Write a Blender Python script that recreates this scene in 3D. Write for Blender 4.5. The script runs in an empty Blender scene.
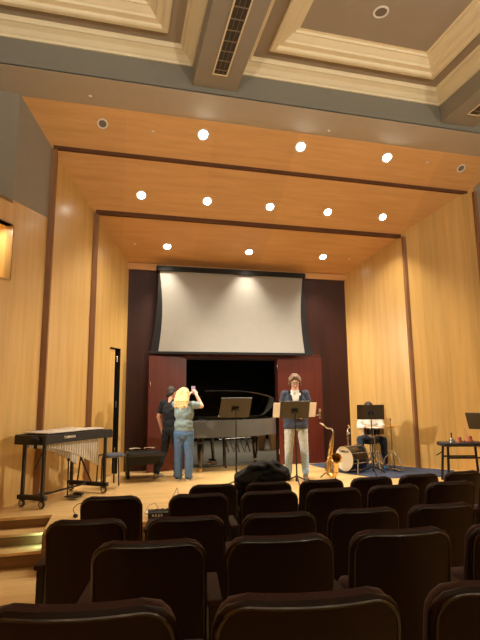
import bpy, bmesh, math, random
from mathutils import Vector, Matrix, noise
PI = math.pi
random.seed(7)
S = bpy.context.scene
COL = S.collection

# ------------------------------------------------------------------ camera
def setup_camera():
    pitch, yaw, roll = map(math.radians, (8.87, 14.3, -0.57))
    cy, sy, cp, sp = math.cos(yaw), math.sin(yaw), math.cos(pitch), math.sin(pitch)
    f = Vector((sy*cp, cy*cp, sp)); r = Vector((cy, -sy, 0)); u = r.cross(f)
    cr, sr = math.cos(roll), math.sin(roll)
    r2 = r*cr + u*sr; u2 = u*cr - r*sr
    m = Matrix((r2, u2, -f)).transposed().to_4x4()
    m.translation = Vector((0, 0, 1.36))
    cam = bpy.data.cameras.new('camera'); o = bpy.data.objects.new('camera', cam); COL.objects.link(o)
    cam.sensor_fit = 'VERTICAL'; cam.sensor_height = 24; cam.lens = 475/640*24; cam.clip_start = .05
    o.matrix_world = m
    S.camera = o
setup_camera()
# ------------------------------------------------------------------ world + exposure
w = bpy.data.worlds.new('world'); S.world = w; w.use_nodes = True
w.node_tree.nodes['Background'].inputs[0].default_value = (1, .8, .58, 1)
w.node_tree.nodes['Background'].inputs[1].default_value = 0.02
S.view_settings.view_transform = 'Standard'; S.view_settings.look = 'None'
S.view_settings.gamma = 1; S.view_settings.use_curve_mapping = False
S.view_settings.exposure = 1.3
try:
    S.cycles.use_denoising = True; S.cycles.denoiser = 'OPENIMAGEDENOISE'
    S.cycles.max_bounces = 10; S.cycles.diffuse_bounces = 6; S.cycles.sample_clamp_indirect = 3
    S.cycles.caustics_reflective = False; S.cycles.caustics_refractive = False
except Exception: pass
LIGHT_COL = (1, .87, .68)
SIDE_W = 400.0         # the two spotlights in the wall niches
STAGE_W = 70.0        # watts of each stage downlight
ADDED_HOUSE_W = 3.0         # added dim fill lamps in the house ceiling
ADDED_SIDE_W = 16.0  # added unseen uplights on the side walls
L2W = 60.0           # added unseen uplights on the rear wall

# ------------------------------------------------------------------ materials
def lin(c): return tuple(((v/255)/12.92 if v/255 <= .04045 else ((v/255+.055)/1.055)**2.4) for v in c)
MC = {}
def mat(name, rgb, rough=.6, metal=0, spec=.5, bump=0, bscale=60, var=0, vscale=8, coat=0, sheen=0):
    if name in MC: return MC[name]
    m = bpy.data.materials.new(name); m.use_nodes = True; nt = m.node_tree; b = nt.nodes['Principled BSDF']
    c = lin(rgb)
    b.inputs['Base Color'].default_value = (*c, 1); b.inputs['Roughness'].default_value = rough
    b.inputs['Metallic'].default_value = metal; b.inputs['Specular IOR Level'].default_value = spec
    b.inputs['Coat Weight'].default_value = coat; b.inputs['Coat Roughness'].default_value = .12
    if sheen: b.inputs['Sheen Weight'].default_value = sheen
    tc = nt.nodes.new('ShaderNodeTexCoord')
    n = nt.nodes.new('ShaderNodeTexNoise'); n.inputs['Scale'].default_value = vscale; n.inputs['Detail'].default_value = 4
    nt.links.new(tc.outputs['Object'], n.inputs['Vector'])
    v = var or .05
    mr = nt.nodes.new('ShaderNodeMapRange'); mr.inputs[3].default_value = 1-v; mr.inputs[4].default_value = 1+v
    nt.links.new(n.outputs['Fac'], mr.inputs[0])
    mx = nt.nodes.new('ShaderNodeVectorMath'); mx.operation = 'SCALE'; mx.inputs[0].default_value = c
    nt.links.new(mr.outputs[0], mx.inputs['Scale']); nt.links.new(mx.outputs[0], b.inputs['Base Color'])
    if bump:
        n2 = nt.nodes.new('ShaderNodeTexNoise'); n2.inputs['Scale'].default_value = bscale
        nt.links.new(tc.outputs['Object'], n2.inputs['Vector'])
        bp = nt.nodes.new('ShaderNodeBump'); bp.inputs['Strength'].default_value = bump; bp.inputs['Distance'].default_value = .01
        nt.links.new(n2.outputs['Fac'], bp.inputs['Height']); nt.links.new(bp.outputs[0], b.inputs['Normal'])
    MC[name] = m; return m

def wood(name, a, b_, rough=.35, grain=(40, 40, 1.2), panel=0, pvar=.06, axis=0, spec=.5, coat=0, board=None):
    """veneer: two tones mixed by stretched noise; panel = veneer leaf width in metres along axis"""
    m = bpy.data.materials.new(name); m.use_nodes = True; nt = m.node_tree; L = nt.links; N = nt.nodes.new
    p = nt.nodes['Principled BSDF']; p.inputs['Roughness'].default_value = rough
    p.inputs['Specular IOR Level'].default_value = spec
    p.inputs['Coat Weight'].default_value = coat; p.inputs['Coat Roughness'].default_value = .2
    tc = N('ShaderNodeTexCoord'); mp = N('ShaderNodeMapping'); mp.inputs['Scale'].default_value = grain
    L.new(tc.outputs['Object'], mp.inputs['Vector'])
    n = N('ShaderNodeTexNoise'); n.inputs['Scale'].default_value = 1; n.inputs['Detail'].default_value = 6; n.inputs['Roughness'].default_value = .6
    L.new(mp.outputs[0], n.inputs['Vector'])
    cr = N('ShaderNodeValToRGB'); cr.color_ramp.elements[0].position = .3; cr.color_ramp.elements[1].position = .72
    cr.color_ramp.elements[0].color = (*lin(a), 1); cr.color_ramp.elements[1].color = (*lin(b_), 1)
    L.new(n.outputs['Fac'], cr.inputs[0])
    out = cr.outputs[0]
    if panel:
        sx = N('ShaderNodeSeparateXYZ'); L.new(tc.outputs['Object'], sx.inputs[0])
        d = N('ShaderNodeMath'); d.operation = 'DIVIDE'; d.inputs[1].default_value = panel; L.new(sx.outputs[axis], d.inputs[0])
        fl = N('ShaderNodeMath'); fl.operation = 'FLOOR'; L.new(d.outputs[0], fl.inputs[0])
        wn = N('ShaderNodeTexWhiteNoise'); wn.noise_dimensions = '1D'; L.new(fl.outputs[0], wn.inputs['W'])
        mr = N('ShaderNodeMapRange'); mr.inputs[3].default_value = 1-pvar; mr.inputs[4].default_value = 1+pvar
        L.new(wn.outputs['Value'], mr.inputs[0])
        vm = N('ShaderNodeVectorMath'); vm.operation = 'SCALE'; L.new(out, vm.inputs[0]); L.new(mr.outputs[0], vm.inputs['Scale'])
        out = vm.outputs[0]
    if board:
        bt = N('ShaderNodeTexBrick'); bt.inputs['Scale'].default_value = 1
        bt.inputs['Brick Width'].default_value = board[0]; bt.inputs['Row Height'].default_value = board[1]
        bt.inputs['Mortar Size'].default_value = .0012; bt.inputs['Mortar Smooth'].default_value = .3
        bt.inputs['Color1'].default_value = (1, 1, 1, 1); bt.inputs['Color2'].default_value = (.82, .80, .76, 1)
        bt.inputs['Mortar'].default_value = (.55, .5, .42, 1); bt.offset = .37
        L.new(tc.outputs['Object'], bt.inputs['Vector'])
        mm = N('ShaderNodeVectorMath'); mm.operation = 'MULTIPLY'; L.new(out, mm.inputs[0]); L.new(bt.outputs['Color'], mm.inputs[1])
        out = mm.outputs[0]
    L.new(out, p.inputs['Base Color'])
    return m

def emis(name, rgb, st):
    m = bpy.data.materials.new(name); m.use_nodes = True; p = m.node_tree.nodes['Principled BSDF']
    p.inputs['Base Color'].default_value = (.8, .8, .8, 1)
    p.inputs['Emission Color'].default_value = (*rgb, 1); p.inputs['Emission Strength'].default_value = st
    return m

M_WALL = wood('maple_veneer_wall', (204, 162, 92), (222, 182, 112), rough=.36, coat=.35, grain=(14, 14, .7), panel=.31, pvar=.06)
M_CEIL = wood('anigre_veneer_ceiling', (208, 158, 98), (224, 176, 116), rough=.4, grain=(1.2, 14, 14), panel=1.35, pvar=.05)  # same veneer as the walls, warm bounced light put into a more orange tone
M_RIB = wood('walnut_rib', (92, 62, 44), (112, 78, 56), rough=.8, spec=.2, grain=(3, 30, 3))
M_RIBV = wood('light_walnut_post', (138, 98, 66), (156, 114, 78), rough=.55, grain=(30, 30, 2))
M_FLOOR = wood('maple_floor', (214, 177, 118), (230, 194, 136), rough=.28, grain=(2.5, 40, 5), board=(1.1, .057))
M_RISER = wood('oak_riser', (108, 76, 38), (134, 98, 54), rough=.5, grain=(2, 20, 40))
M_RED = wood('mahogany_door', (78, 27, 15), (94, 35, 20), rough=.38, grain=(25, 25, 1))
M_MAROON = wood('dark_mahogany_wall', (50, 20, 16), (62, 26, 20), rough=.45, grain=(25, 25, 1), panel=.2, pvar=.1)
M_GRAY = mat('taupe_plaster', (150, 144, 130), rough=.75, bump=.05)
M_HEAD = mat('blue_grey_plaster', (128, 126, 114), rough=.75, bump=.05)
M_SOFF = mat('tan_plaster', (188, 181, 166), rough=.7, bump=.05)
M_CREAM = mat('cream_moulding', (230, 218, 182), rough=.45)
M_PANEL = mat('ceiling_tan', (160, 148, 130), rough=.8, bump=.05)
M_BLK = mat('black_metal', (16, 16, 17), rough=.38, spec=.5)
M_BLKM = mat('black_matte', (10, 10, 11), rough=.8)
M_VOID = mat('backstage_black', (9, 9, 10), rough=.9)
M_GFLOOR = mat('grey_backstage_floor', (150, 142, 124), rough=.55, var=.1)
M_CHROME = mat('chrome', (215, 210, 200), rough=.18, metal=1)
M_SILVER = mat('silver_bar', (228, 226, 220), rough=.35, metal=.25)
M_ALU = mat('resonator_metal', (222, 218, 208), rough=.4, metal=.1)
M_BRASS = mat('brass', (232, 196, 128), rough=.24, metal=1, var=.12, vscale=30)
M_SCREEN = mat('screen_fabric', (160, 158, 152), rough=.85)
M_PIANO = mat('piano_lacquer', (12, 12, 13), rough=.12, spec=.6, coat=.6)
M_PIANOSIDE = mat('piano_satin_side', (78, 78, 75), rough=.3, spec=.7, coat=.3)
M_SHELL = mat('seat_shell', (30, 12, 9), rough=.34, spec=.25)
M_FAB = mat('seat_fabric', (62, 32, 30), rough=.9, bump=.4, bscale=300, sheen=.15)
M_ARM = mat('armrest_brown', (58, 38, 28), rough=.7, spec=.15)
M_WHITE = mat('white_enamel', (232, 230, 222), rough=.4)
M_PAPER = mat('paper', (238, 228, 212), rough=.8)
_n = M_PAPER.node_tree; _t = _n.nodes.new('ShaderNodeBsdfTranslucent'); _t.inputs[0].default_value = (*lin((240, 232, 216)), 1)
_m = _n.nodes.new('ShaderNodeMixShader'); _m.inputs[0].default_value = .5
_n.links.new(_n.nodes['Principled BSDF'].outputs[0], _m.inputs[1]); _n.links.new(_t.outputs[0], _m.inputs[2]); _n.links.new(_m.outputs[0], _n.nodes['Material Output'].inputs[0])
M_SKIN = mat('skin', (224, 176, 150), rough=.5, var=.04)
M_RUBBER = mat('rubber', (60, 58, 56), rough=.7)

# ------------------------------------------------------------------ helpers
def link(name, bm, m, parent=None, smooth=False, loc=None, rot=None):
    me = bpy.data.meshes.new(name)
    bmesh.ops.recalc_face_normals(bm, faces=bm.faces[:])
    bm.to_mesh(me); bm.free()
    if m: me.materials.append(m)
    if smooth:
        for p in me.polygons: p.use_smooth = True
        try: me.set_sharp_from_angle(angle=math.radians(40))
        except Exception: pass
    o = bpy.data.objects.new(name, me); COL.objects.link(o)
    if parent: o.parent = parent
    if loc: o.location = loc
    if rot: o.rotation_euler = rot
    return o
def tag(o, label=None, cat=None, group=None, kind=None):
    if label: o['label'] = label
    if cat: o['category'] = cat
    if group: o['group'] = group
    if kind: o['kind'] = kind
    return o
def thing(name, label, cat, loc=(0, 0, 0), rz=0, group=None):
    o = bpy.data.objects.new(name, None); COL.objects.link(o)
    o.empty_display_size = .1
    o.location = loc; o.rotation_euler = (0, 0, rz)
    return tag(o, label, cat, group)
def struct(name, bm, m, smooth=False):
    return tag(link(name, bm, m, smooth=smooth), kind='structure')
B = bmesh.new
def box(bm, x0, x1, y0, y1, z0, z1, bev=0, mtx=None):
    g = bmesh.ops.create_cube(bm, size=1)
    vs = g['verts']
    for v in vs:
        v.co = Vector(((x0+x1)/2+v.co.x*(x1-x0), (y0+y1)/2+v.co.y*(y1-y0), (z0+z1)/2+v.co.z*(z1-z0)))
    if bev:
        es = list({e for v in vs for e in v.link_edges})
        r = bmesh.ops.bevel(bm, geom=es, offset=bev, segments=2, profile=.5, affect='EDGES')
        vs = list({v for f in r['faces'] for v in f.verts} | {v for v in vs if v.is_valid})
    if mtx: bmesh.ops.transform(bm, matrix=mtx, verts=[v for v in vs if v.is_valid])
    return bm
def quad(bm, *pts):
    vs = [bm.verts.new(p) for p in pts]; bm.faces.new(vs); return bm
def prism(bm, pts, z0, z1):
    a = [bm.verts.new((x, y, z0)) for x, y in pts]; b = [bm.verts.new((x, y, z1)) for x, y in pts]
    bm.faces.new(a[::-1]); bm.faces.new(b); n = len(pts)
    for i in range(n): bm.faces.new((a[i], a[(i+1) % n], b[(i+1) % n], b[i]))
    return bm
def frame_of(d):
    d = d.normalized(); a = Vector((0, 0, 1)) if abs(d.z) < .9 else Vector((1, 0, 0))
    u = d.cross(a).normalized(); return u, d.cross(u)
def tube(bm, pts, r, n=10, cap=True):
    pts = [Vector(p) for p in pts]; k = len(pts)
    rs = r if isinstance(r, (list, tuple)) else [r]*k
    rings = []; u = None
    for i, p in enumerate(pts):
        d = (pts[min(i+1, k-1)]-pts[max(i-1, 0)]).normalized()
        if u is None: u, v = frame_of(d)
        else:
            u = (u-d*u.dot(d)).normalized(); v = d.cross(u)
        rings.append([bm.verts.new(p+(u*math.cos(2*PI*j/n)+v*math.sin(2*PI*j/n))*rs[i]) for j in range(n)])
    for a, b in zip(rings, rings[1:]):
        for j in range(n): bm.faces.new((a[j], a[(j+1) % n], b[(j+1) % n], b[j]))
    if cap: bm.faces.new(rings[0][::-1]); bm.faces.new(rings[-1])
    return bm
def lathe(bm, prof, n=24, mtx=None):
    """prof: list of (r,z)"""
    rings = []; new = []
    for r, z in prof:
        if r < 1e-6:
            v = bm.verts.new((0, 0, z)); rings.append([v]); new.append(v)
        else:
            ring = [bm.verts.new((r*math.cos(2*PI*j/n), r*math.sin(2*PI*j/n), z)) for j in range(n)]
            rings.append(ring); new += ring
    for a, b in zip(rings, rings[1:]):
        for j in range(n):
            k = (j+1) % n
            if len(a) == 1 and len(b) == 1: continue
            if len(a) == 1: bm.faces.new((a[0], b[k], b[j]))
            elif len(b) == 1: bm.faces.new((a[j], a[k], b[0]))
            else: bm.faces.new((a[j], a[k], b[k], b[j]))
    if mtx: bmesh.ops.transform(bm, matrix=mtx, verts=new)
    return bm
def axis_m(p, d, up=None):
    """matrix taking local z to direction d at p"""
    d = Vector(d).normalized()
    return Matrix.Translation(Vector(p)) @ d.to_track_quat('Z', 'Y').to_matrix().to_4x4()
def ell(bm, c, r, rot=None, seg=20):
    m = Matrix.Translation(Vector(c))
    if rot: m = m @ rot.to_4x4()
    m = m @ Matrix.Diagonal((*r, 1))
    bmesh.ops.create_uvsphere(bm, u_segments=seg, v_segments=seg//2+2, radius=1, matrix=m); return bm
def cap(bm, p0, p1, r0, r1, n=14):
    """tapered capsule"""
    p0, p1 = Vector(p0), Vector(p1); d = p1-p0; L = d.length
    prof = [(0, -r0)]+[(r0*math.cos(a), -r0*math.sin(a)) for a in (1.1, .7, .35)]
    prof += [(r0, 0), (r1, L)]+[(r1*math.cos(a), L+r1*math.sin(a)) for a in (.35, .7, 1.1)]+[(0, L+r1)]
    return lathe(bm, prof, n, axis_m(p0, d))
def chain(bm, pts, rs):
    for a, b, r0, r1 in zip(pts, pts[1:], rs, rs[1:]): cap(bm, a, b, r0, r1)
    return bm
def remeshed(name, bm, m, parent, vox=.01, smooth=6, wrinkle=0, wscale=9):
    """fuse overlapping volumes into one continuous surface"""
    bmesh.ops.recalc_face_normals(bm, faces=bm.faces[:])
    me = bpy.data.meshes.new('tmp'); bm.to_mesh(me); bm.free()
    t = bpy.data.objects.new('tmp', me); COL.objects.link(t)
    md = t.modifiers.new('r', 'REMESH'); md.mode = 'VOXEL'; md.voxel_size = vox; md.use_smooth_shade = True
    if smooth:
        sm = t.modifiers.new('s', 'SMOOTH'); sm.iterations = smooth; sm.factor = .5
    dg = bpy.context.evaluated_depsgraph_get()
    out = bpy.data.meshes.new_from_object(t.evaluated_get(dg))
    bpy.data.objects.remove(t); bpy.data.meshes.remove(me)
    if wrinkle:
        for v in out.vertices:
            v.co += v.normal*wrinkle*noise.noise(Vector((v.co.x*wscale, v.co.y*wscale, v.co.z*wscale*1.7)))
    out.name = name; out.materials.clear(); out.materials.append(m)
    for p in out.polygons: p.use_smooth = True
    o = bpy.data.objects.new(name, out); COL.objects.link(o)
    if parent: o.parent = parent
    return o
def text_mesh(name, s, size, m, parent, mtx, depth=.0008):
    cu = bpy.data.curves.new('t', 'FONT'); cu.body = s; cu.size = size; cu.align_x = 'CENTER'; cu.align_y = 'CENTER'; cu.extrude = depth
    cu.offset = size*.02
    t = bpy.data.objects.new('t', cu); COL.objects.link(t)
    dg = bpy.context.evaluated_depsgraph_get(); me = bpy.data.meshes.new_from_object(t.evaluated_get(dg))
    bpy.data.objects.remove(t); bpy.data.curves.remove(cu)
    me.transform(mtx); me.materials.clear(); me.materials.append(m); me.name = name
    o = bpy.data.objects.new(name, me); COL.objects.link(o); o.parent = parent
    return o
def dup(root, loc, rz=None, label=None, group=None, skip=()):
    r = root.copy(); COL.objects.link(r); r.location = loc
    if rz is not None: r.rotation_euler = (0, 0, rz)
    if label: r['label'] = label
    if group: r['group'] = group
    for ch in list(root.children):
        if ch.name.split('.')[0] in skip: continue
        c = ch.copy(); COL.objects.link(c); c.parent = r
        for g in ch.children:
            d = g.copy(); COL.objects.link(d); d.parent = c
    return r

# ================================================================== THE HALL
A, Bp, Cp = (-1.05, 7.24), (-.45, 8.06), (.13, 9.12)
F, Ep, Dp = (6.36, 7.09), (5.37, 7.94), (4.65, 9.12)
W1, W2 = (-2.35, 5.1), (-2.35, -3.0)
V1, V2 = (7.9, 5.1), (7.9, -3.0)
CX = 2.6
def wallstrip(bm, p, q, z0, z1, t=.12, side=1):
    """vertical slab between plan points p and q, thickened away from the room"""
    d = Vector((q[0]-p[0], q[1]-p[1])).normalized(); n = Vector((-d.y, d.x))*side*t
    return prism(bm, [p, q, (q[0]+n.x, q[1]+n.y), (p[0]+n.x, p[1]+n.y)], z0, z1)

# --- floors
bm = B()
prism(bm, [(-3, 5.1), (-3, 6.17), (-3, 9.2), (8.4, 9.2), (8.4, 5.55), (-.7, 5.55), (-.7, 6.17), (-3, 6.17001)][1:], -.05, 0)
struct('floor_stage', bm, M_FLOOR)
FLZ = [(-3, .42), (1.13, -.01), (2.02, -.12), (2.93, -.22), (3.84, -.3), (4.72, -.38), (5.0, -.42), (6.3, -.42)]
bm = B()
for (y0, z0), (y1, z1) in zip(FLZ, FLZ[1:]):
    quad(bm, (-3, y0, z0), (8.4, y0, z0), (8.4, y1, z1), (-3, y1, z1))
struct('floor', bm, M_FLOOR)
bm = B(); box(bm, -.7, 8.4, 5.53, 5.55, -.42, -.05); box(bm, -.72, -.7, 5.53, 6.17, -.42, -.05)
struct('wall_stage_front', bm, M_RISER)
bm = B(); box(bm, -.7, 8.4, 5.52, 5.56, -.05, .002); struct('trim_1', bm, M_FLOOR)
# --- steps up to the stage (left)
bm = B(); box(bm, -3, -.73, 6.16, 6.18, -.42, -.03); box(bm, -3, -.73, 5.94, 6.16, -.42, -.155); box(bm, -3, -.73, 5.72, 5.94, -.42, -.285)
st = struct('floor_steps', bm, M_RISER)
bm = B(); box(bm, -3, -.73, 5.915, 6.16, -.155, -.125, .004); box(bm, -3, -.73, 5.695, 5.94, -.285, -.255, .004); box(bm, -3, -.7, 6.14, 6.2, -.03, .001)
struct('floor_step_treads', bm, M_FLOOR)
t = thing('step_light', 'small recessed step light washing the stage steps with pale green-white light', 'step light', (-.725, 5.84, -.17))
bm = B(); box(bm, -.008, .002, -.05, .05, -.03, .03, .002); link('light_frame', bm, M_CHROME, t)
bm = B(); box(bm, -.010, -.008, -.042, .042, -.022, .022); link('light_lens', bm, emis('step_glow', (.75, 1, .8), 4), t)
L = bpy.data.lights.new('step_lamp', 'AREA'); L.shape = 'RECTANGLE'; L.size = .08; L.size_y = .04; L.energy = .22; L.color = (.55, 1, .78)
lo = bpy.data.objects.new('step_lamp', L); COL.objects.link(lo); lo.parent = t; lo.location = (-.014, 0, 0); lo.rotation_euler = (0, PI/2, 0)
# --- side walls: shell panels
bm = B()
hole = None
wallstrip(bm, A, Bp, 0, 5.2)
# Bp->Cp with the doorway cut out
def lerp(p, q, t): return (p[0]+(q[0]-p[0])*t, p[1]+(q[1]-p[1])*t)
T0, T1, DH = .50, .81, 2.2
wallstrip(bm, Bp, lerp(Bp, Cp, T0), 0, 4.6); wallstrip(bm, lerp(Bp, Cp, T1), Cp, 0, 4.6); wallstrip(bm, lerp(Bp, Cp, T0), lerp(Bp, Cp, T1), DH, 4.6)
struct('wall_left', bm, M_WALL)
bm = B(); wallstrip(bm, F, Ep, 0, 5.2, side=-1); wallstrip(bm, Ep, Dp, 0, 4.6, side=-1)
struct('wall_right', bm, M_WALL)
# front cheek walls beside the stage opening: veneer below, plaster above; niche in the left one
def cheek(p, q, side, suffix, niche):
    bm = B(); top = 3.96
    if niche:
        n0, n1 = .52, .325      # niche from W1 side fraction (1 = A)
        P = lambda t: lerp(q, p, t)
        # wall fractions measured from A toward W1
        wallstrip(bm, p, lerp(p, q, .285), 0, top, side=-side); wallstrip(bm, lerp(p, q, .60), q, 0, top, side=-side)
        wallstrip(bm, lerp(p, q, .285), lerp(p, q, .60), 0, 2.87, side=-side); wallstrip(bm, lerp(p, q, .285), lerp(p, q, .60), 3.62, top, side=-side)
        # recess box
        d = Vector((q[0]-p[0], q[1]-p[1])).normalized(); n = Vector((-d.y, d.x))*(-side)
        a = Vector(lerp(p, q, .285)); b = Vector(lerp(p, q, .60)); a2 = a+n*.34; b2 = b+n*.34
        wallstrip(bm, tuple(a2), tuple(b2), 2.87, 3.62, t=.02, side=-side)
        for z0, z1 in ((2.85, 2.87), (3.62, 3.64)):
            prism(bm, [tuple(a), tuple(b), tuple(b2), tuple(a2)], z0, z1)
        e = d*.02
        prism(bm, [tuple(a), tuple(a2), tuple(a2-e), tuple(a-e)], 2.87, 3.62)
        prism(bm, [tuple(b), tuple(b2), tuple(b2+e), tuple(b+e)], 2.87, 3.62)
        mid = (a+b)/2+n*.17
        L = bpy.data.lights.new('niche_lamp', 'AREA'); L.shape = 'RECTANGLE'; L.size = .5; L.size_y = .04; L.energy = 3.0; L.color = (1, .93, .76)
        lo = bpy.data.objects.new('niche_lamp', L); COL.objects.link(lo); lo.location = (mid.x, mid.y, 3.60); lo.rotation_euler = (0, 0, math.atan2(d.y, d.x))
    else:
        wallstrip(bm, p, q, 0, top, side=-side)
    q2 = (q[0], -3.0); wallstrip(bm, q, q2, -.45, top, side=-side)
    struct('wall_%s_front' % suffix, bm, M_WALL)
    k1 = lerp(p, q, (p[1]-6.60)/(p[1]-q[1])); k2 = (q[0]-side*.55, 6.25); k3 = (q[0]-side*.55, -3.0)
    bm = B(); wallstrip(bm, p, k1, top, 6.4, side=-side); wallstrip(bm, k1, k2, top, 6.4, side=-side); wallstrip(bm, k2, k3, top, 6.4, side=-side)
    prism(bm, [k1, q, (q[0], -3), k3, k2], top-.05, top-.001)
    struct('wall_%s_upper' % suffix, bm, M_GRAY)
cheek(A, W1, 1, 'left', True)
cheek(F, V1, -1, 'right', True)
bm = B(); box(bm, -3.1, 8.6, -3.12, -3, -.4, 6.4); struct('wall_back', bm, M_GRAY)
def side_spot(p, q, side, aim, lab):
    m = lerp(p, q, .54); pos = Vector((m[0]-side*.12, m[1]+.10, 3.22)); d = (Vector(aim)-pos).normalized()
    pos0 = pos-d*.06
    t = thing('stage_spotlight', 'black can spotlight inside the %s wall niche, aimed across the stage' % lab, 'spotlight', tuple(pos0))
    bm = B(); lathe(bm, [(0, -.22), (.05, -.21), (.065, -.16), (.07, 0), (.06, 0), (.055, -.1), (0, -.12)], 24, axis_m((0, 0, 0), d)); link('housing', bm, M_BLK, t, smooth=True)
    bm = B(); tube(bm, [(0, 0, 0), (0, 0, .12), (0, 0, .40)], .01); box(bm, -.04, .04, -.04, .04, .385, .40); link('yoke', bm, M_BLK, t)
    L = bpy.data.lights.new('side_beam', 'SPOT'); L.energy = SIDE_W; L.color = (1, .90, .74); L.spot_size = math.radians(58); L.spot_blend = .8; L.shadow_soft_size = .06
    lo = bpy.data.objects.new('side_beam', L); COL.objects.link(lo); lo.parent = t; lo.location = d*.03; lo.rotation_euler = d.to_track_quat('-Z', 'Y').to_euler()
side_spot(A, W1, -1, (4.0, 8.0, .7), 'left'); side_spot(F, V1, 1, (1.0, 7.9, .7), 'right')
# --- ribs: dark frames round the shell (vertical posts and the ceiling bars)
def post(bm, p, z1, sx, wd=.05, dp=.05):
    q = (p[0], p[1]); prism(bm, [(q[0]-sx*.03, q[1]-wd), (q[0]+sx*dp, q[1]-wd), (q[0]+sx*dp, q[1]+wd), (q[0]-sx*.03, q[1]+wd)], 0, z1)
ZA, ZB, ZC, ZF = 5.09, 4.42, 3.87, 5.50
bm = B(); box(bm, A[0], F[0], A[1]-.08, A[1]-.0, ZA-.035, ZA+.06)
struct('trim_2', bm, M_RIB)
bm = B(); box(bm, Bp[0], Ep[0], 7.98, 8.05, ZB-.03, ZB+.06)
struct('trim_3', bm, M_RIB)
for k_, (p_, z_, s_) in enumerate(((A, ZA-.03, 1), (F, ZA-.03, -1), (Bp, ZB-.025, 1), (Ep, ZB-.025, -1))):
    bm = B(); post(bm, p_, z_, s_, .06 if s_ > 0 else .035, .05 if s_ > 0 else .03); struct('trim_%d' % (50+k_), bm, M_RIBV)
# --- stage ceiling panels
bm = B()
def cpanel(y0, z0, y1, z1):
    xs = (-3, 8.6); t = .05
    a = [bm.verts.new(p) for p in ((xs[0], y0, z0), (xs[1], y0, z0), (xs[1], y1, z1), (xs[0], y1, z1))]
    b = [bm.verts.new((v.co.x, v.co.y, v.co.z+t)) for v in a]
    bm.faces.new(a[::-1]); bm.faces.new(b)
    for i in range(4): bm.faces.new((a[i], a[(i+1) % 4], b[(i+1) % 4], b[i]))
PR = [(9.12, ZC), (8.03, ZB), (7.18, ZA), (6.62, ZF)]
for (y0, z0), (y1, z1) in zip(PR, PR[1:]): cpanel(y0, z0, y1, z1)
struct('ceiling_stage', bm, M_CEIL)
def ceil_at(y):
    for (y0, z0), (y1, z1) in zip(PR, PR[1:]):
        if y1 <= y <= y0: return z0+(z1-z0)*(y-y0)/(y1-y0), math.atan2(z1-z0, y1-y0)
# --- header
bm = B(); box(bm, -3, 8.6, 5.98, 6.62, 5.5, 5.52); struct('ceiling_header_soffit', bm, M_SOFF)
bm = B(); box(bm, -3, 8.6, 5.98, 6.0, 5.505, 6.4); struct('wall_header', bm, M_HEAD)
# --- coffered house ceiling
ZT = 6.05
def sweep_rect(bm, x0, x1, y0, y1, prof, close=False):
    """prof = (inset, z) rings"""
    rings = []
    for d, z in prof:
        rings.append([bm.verts.new(p) for p in ((x0+d, y0+d, z), (x1-d, y0+d, z), (x1-d, y1-d, z), (x0+d, y1-d, z))])
    for a, b in zip(rings, rings[1:]):
        for j in range(4): bm.faces.new((a[j], a[(j+1) % 4], b[(j+1) % 4], b[j]))
    return rings
BW = .31
cof = [(-6.75+3.97*0+.0, 0)]
beams = [1.19-3.97, 1.19, 5.16, 5.16+3.97]
bmP, bmF = B(), B()
ti = 4
for bx0, bx1 in zip(beams, beams[1:]):
    x0, x1 = bx0+BW, bx1-BW
    for (y0, y1) in ((1.9, 5.98), (-3.0, 1.3)):
        bmc = B(); sweep_rect(bmc, x0, x1, y0, y1, [(0, 5.88), (.02, 5.88), (.03, 5.91), (.05, 5.925), (.09, 5.97), (.15, 6.0), (.17, 6.0), (.18, 6.03), (.2, 6.05)])
        struct('trim_%d' % ti, bmc, M_CREAM); ti += 1
        i = .38
        bmc = B(); sweep_rect(bmc, x0+i, x1-i, y0+i, y1-i, [(0, 6.06), (0, 6.02), (.02, 6.005), (.07, 6.005), (.09, 6.02), (.10, 6.05), (.17, 6.06), (.18, 6.09), (.2, 6.10), (.26, 6.14), (.28, 6.14), (.29, 6.17), (.33, 6.175)])
        struct('trim_%d' % ti, bmc, M_CREAM); ti += 1
        sweep_rect(bmP, x0+.1, x1-.1, y0+.1, y1-.1, [(0, ZT), (.3, ZT)])
        r = [(x0+i+.32, y0+i+.32), (x1-i-.32, y0+i+.32), (x1-i-.32, y1-i-.32), (x0+i+.32, y1-i-.32)]
        quad(bmP, *[(a, b, 6.175) for a, b in r])
quad(bmP, (-4, -3.1, 6.3), (9, -3.1, 6.3), (9, 6, 6.3), (-4, 6, 6.3))
struct('ceiling', bmP, M_PANEL)
bm = B()
for bx in beams: box(bm, bx-BW, bx+BW, -3, 5.98, 5.6, 6.2)
box(bm, -4, 9, 1.3, 1.9, 5.62, 6.2)
struct('ceiling_beams', bm, M_GRAY)
# --- rear wall of the stage with the black opening
YB = 9.12
OX0, OX1, OH = 1.25, 3.07, 2.03
bm = B(); box(bm, 0, OX0, YB, YB+.12, 0, ZC); box(bm, OX1, 4.8, YB, YB+.12, 0, ZC); box(bm, OX0, OX1, YB, YB+.12, OH, ZC)
struct('wall_rear', bm, M_MAROON)
bm = B(); box(bm, .1, 4.7, YB-.05, YB, ZC-.12, ZC+.0); struct('trim_40', bm, M_CEIL)
bm = B(); box(bm, OX0-.7, OX1+.95, YB-.02, YB, OH+.04, OH+.13); struct('trim_41', bm, M_RED)
bm = B(); box(bm, -1.5, 7, YB+.1, 14.4, -.03, -.001); struct('floor_backstage', bm, M_GFLOOR)
bm = B(); box(bm, -1.5, 7, 14.3, 14.4, 0, 3.2); box(bm, -1.5, -1.4, YB+.13, 14.3, 0, 3.2); box(bm, 6.9, 7, YB+.13, 14.3, 0, 3.2)
struct('wall_backstage', bm, M_VOID)
bm = B(); box(bm, -1.5, 7, YB+.13, 14.4, 3.2, 3.25); struct('ceiling_backstage', bm, M_VOID)
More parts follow.
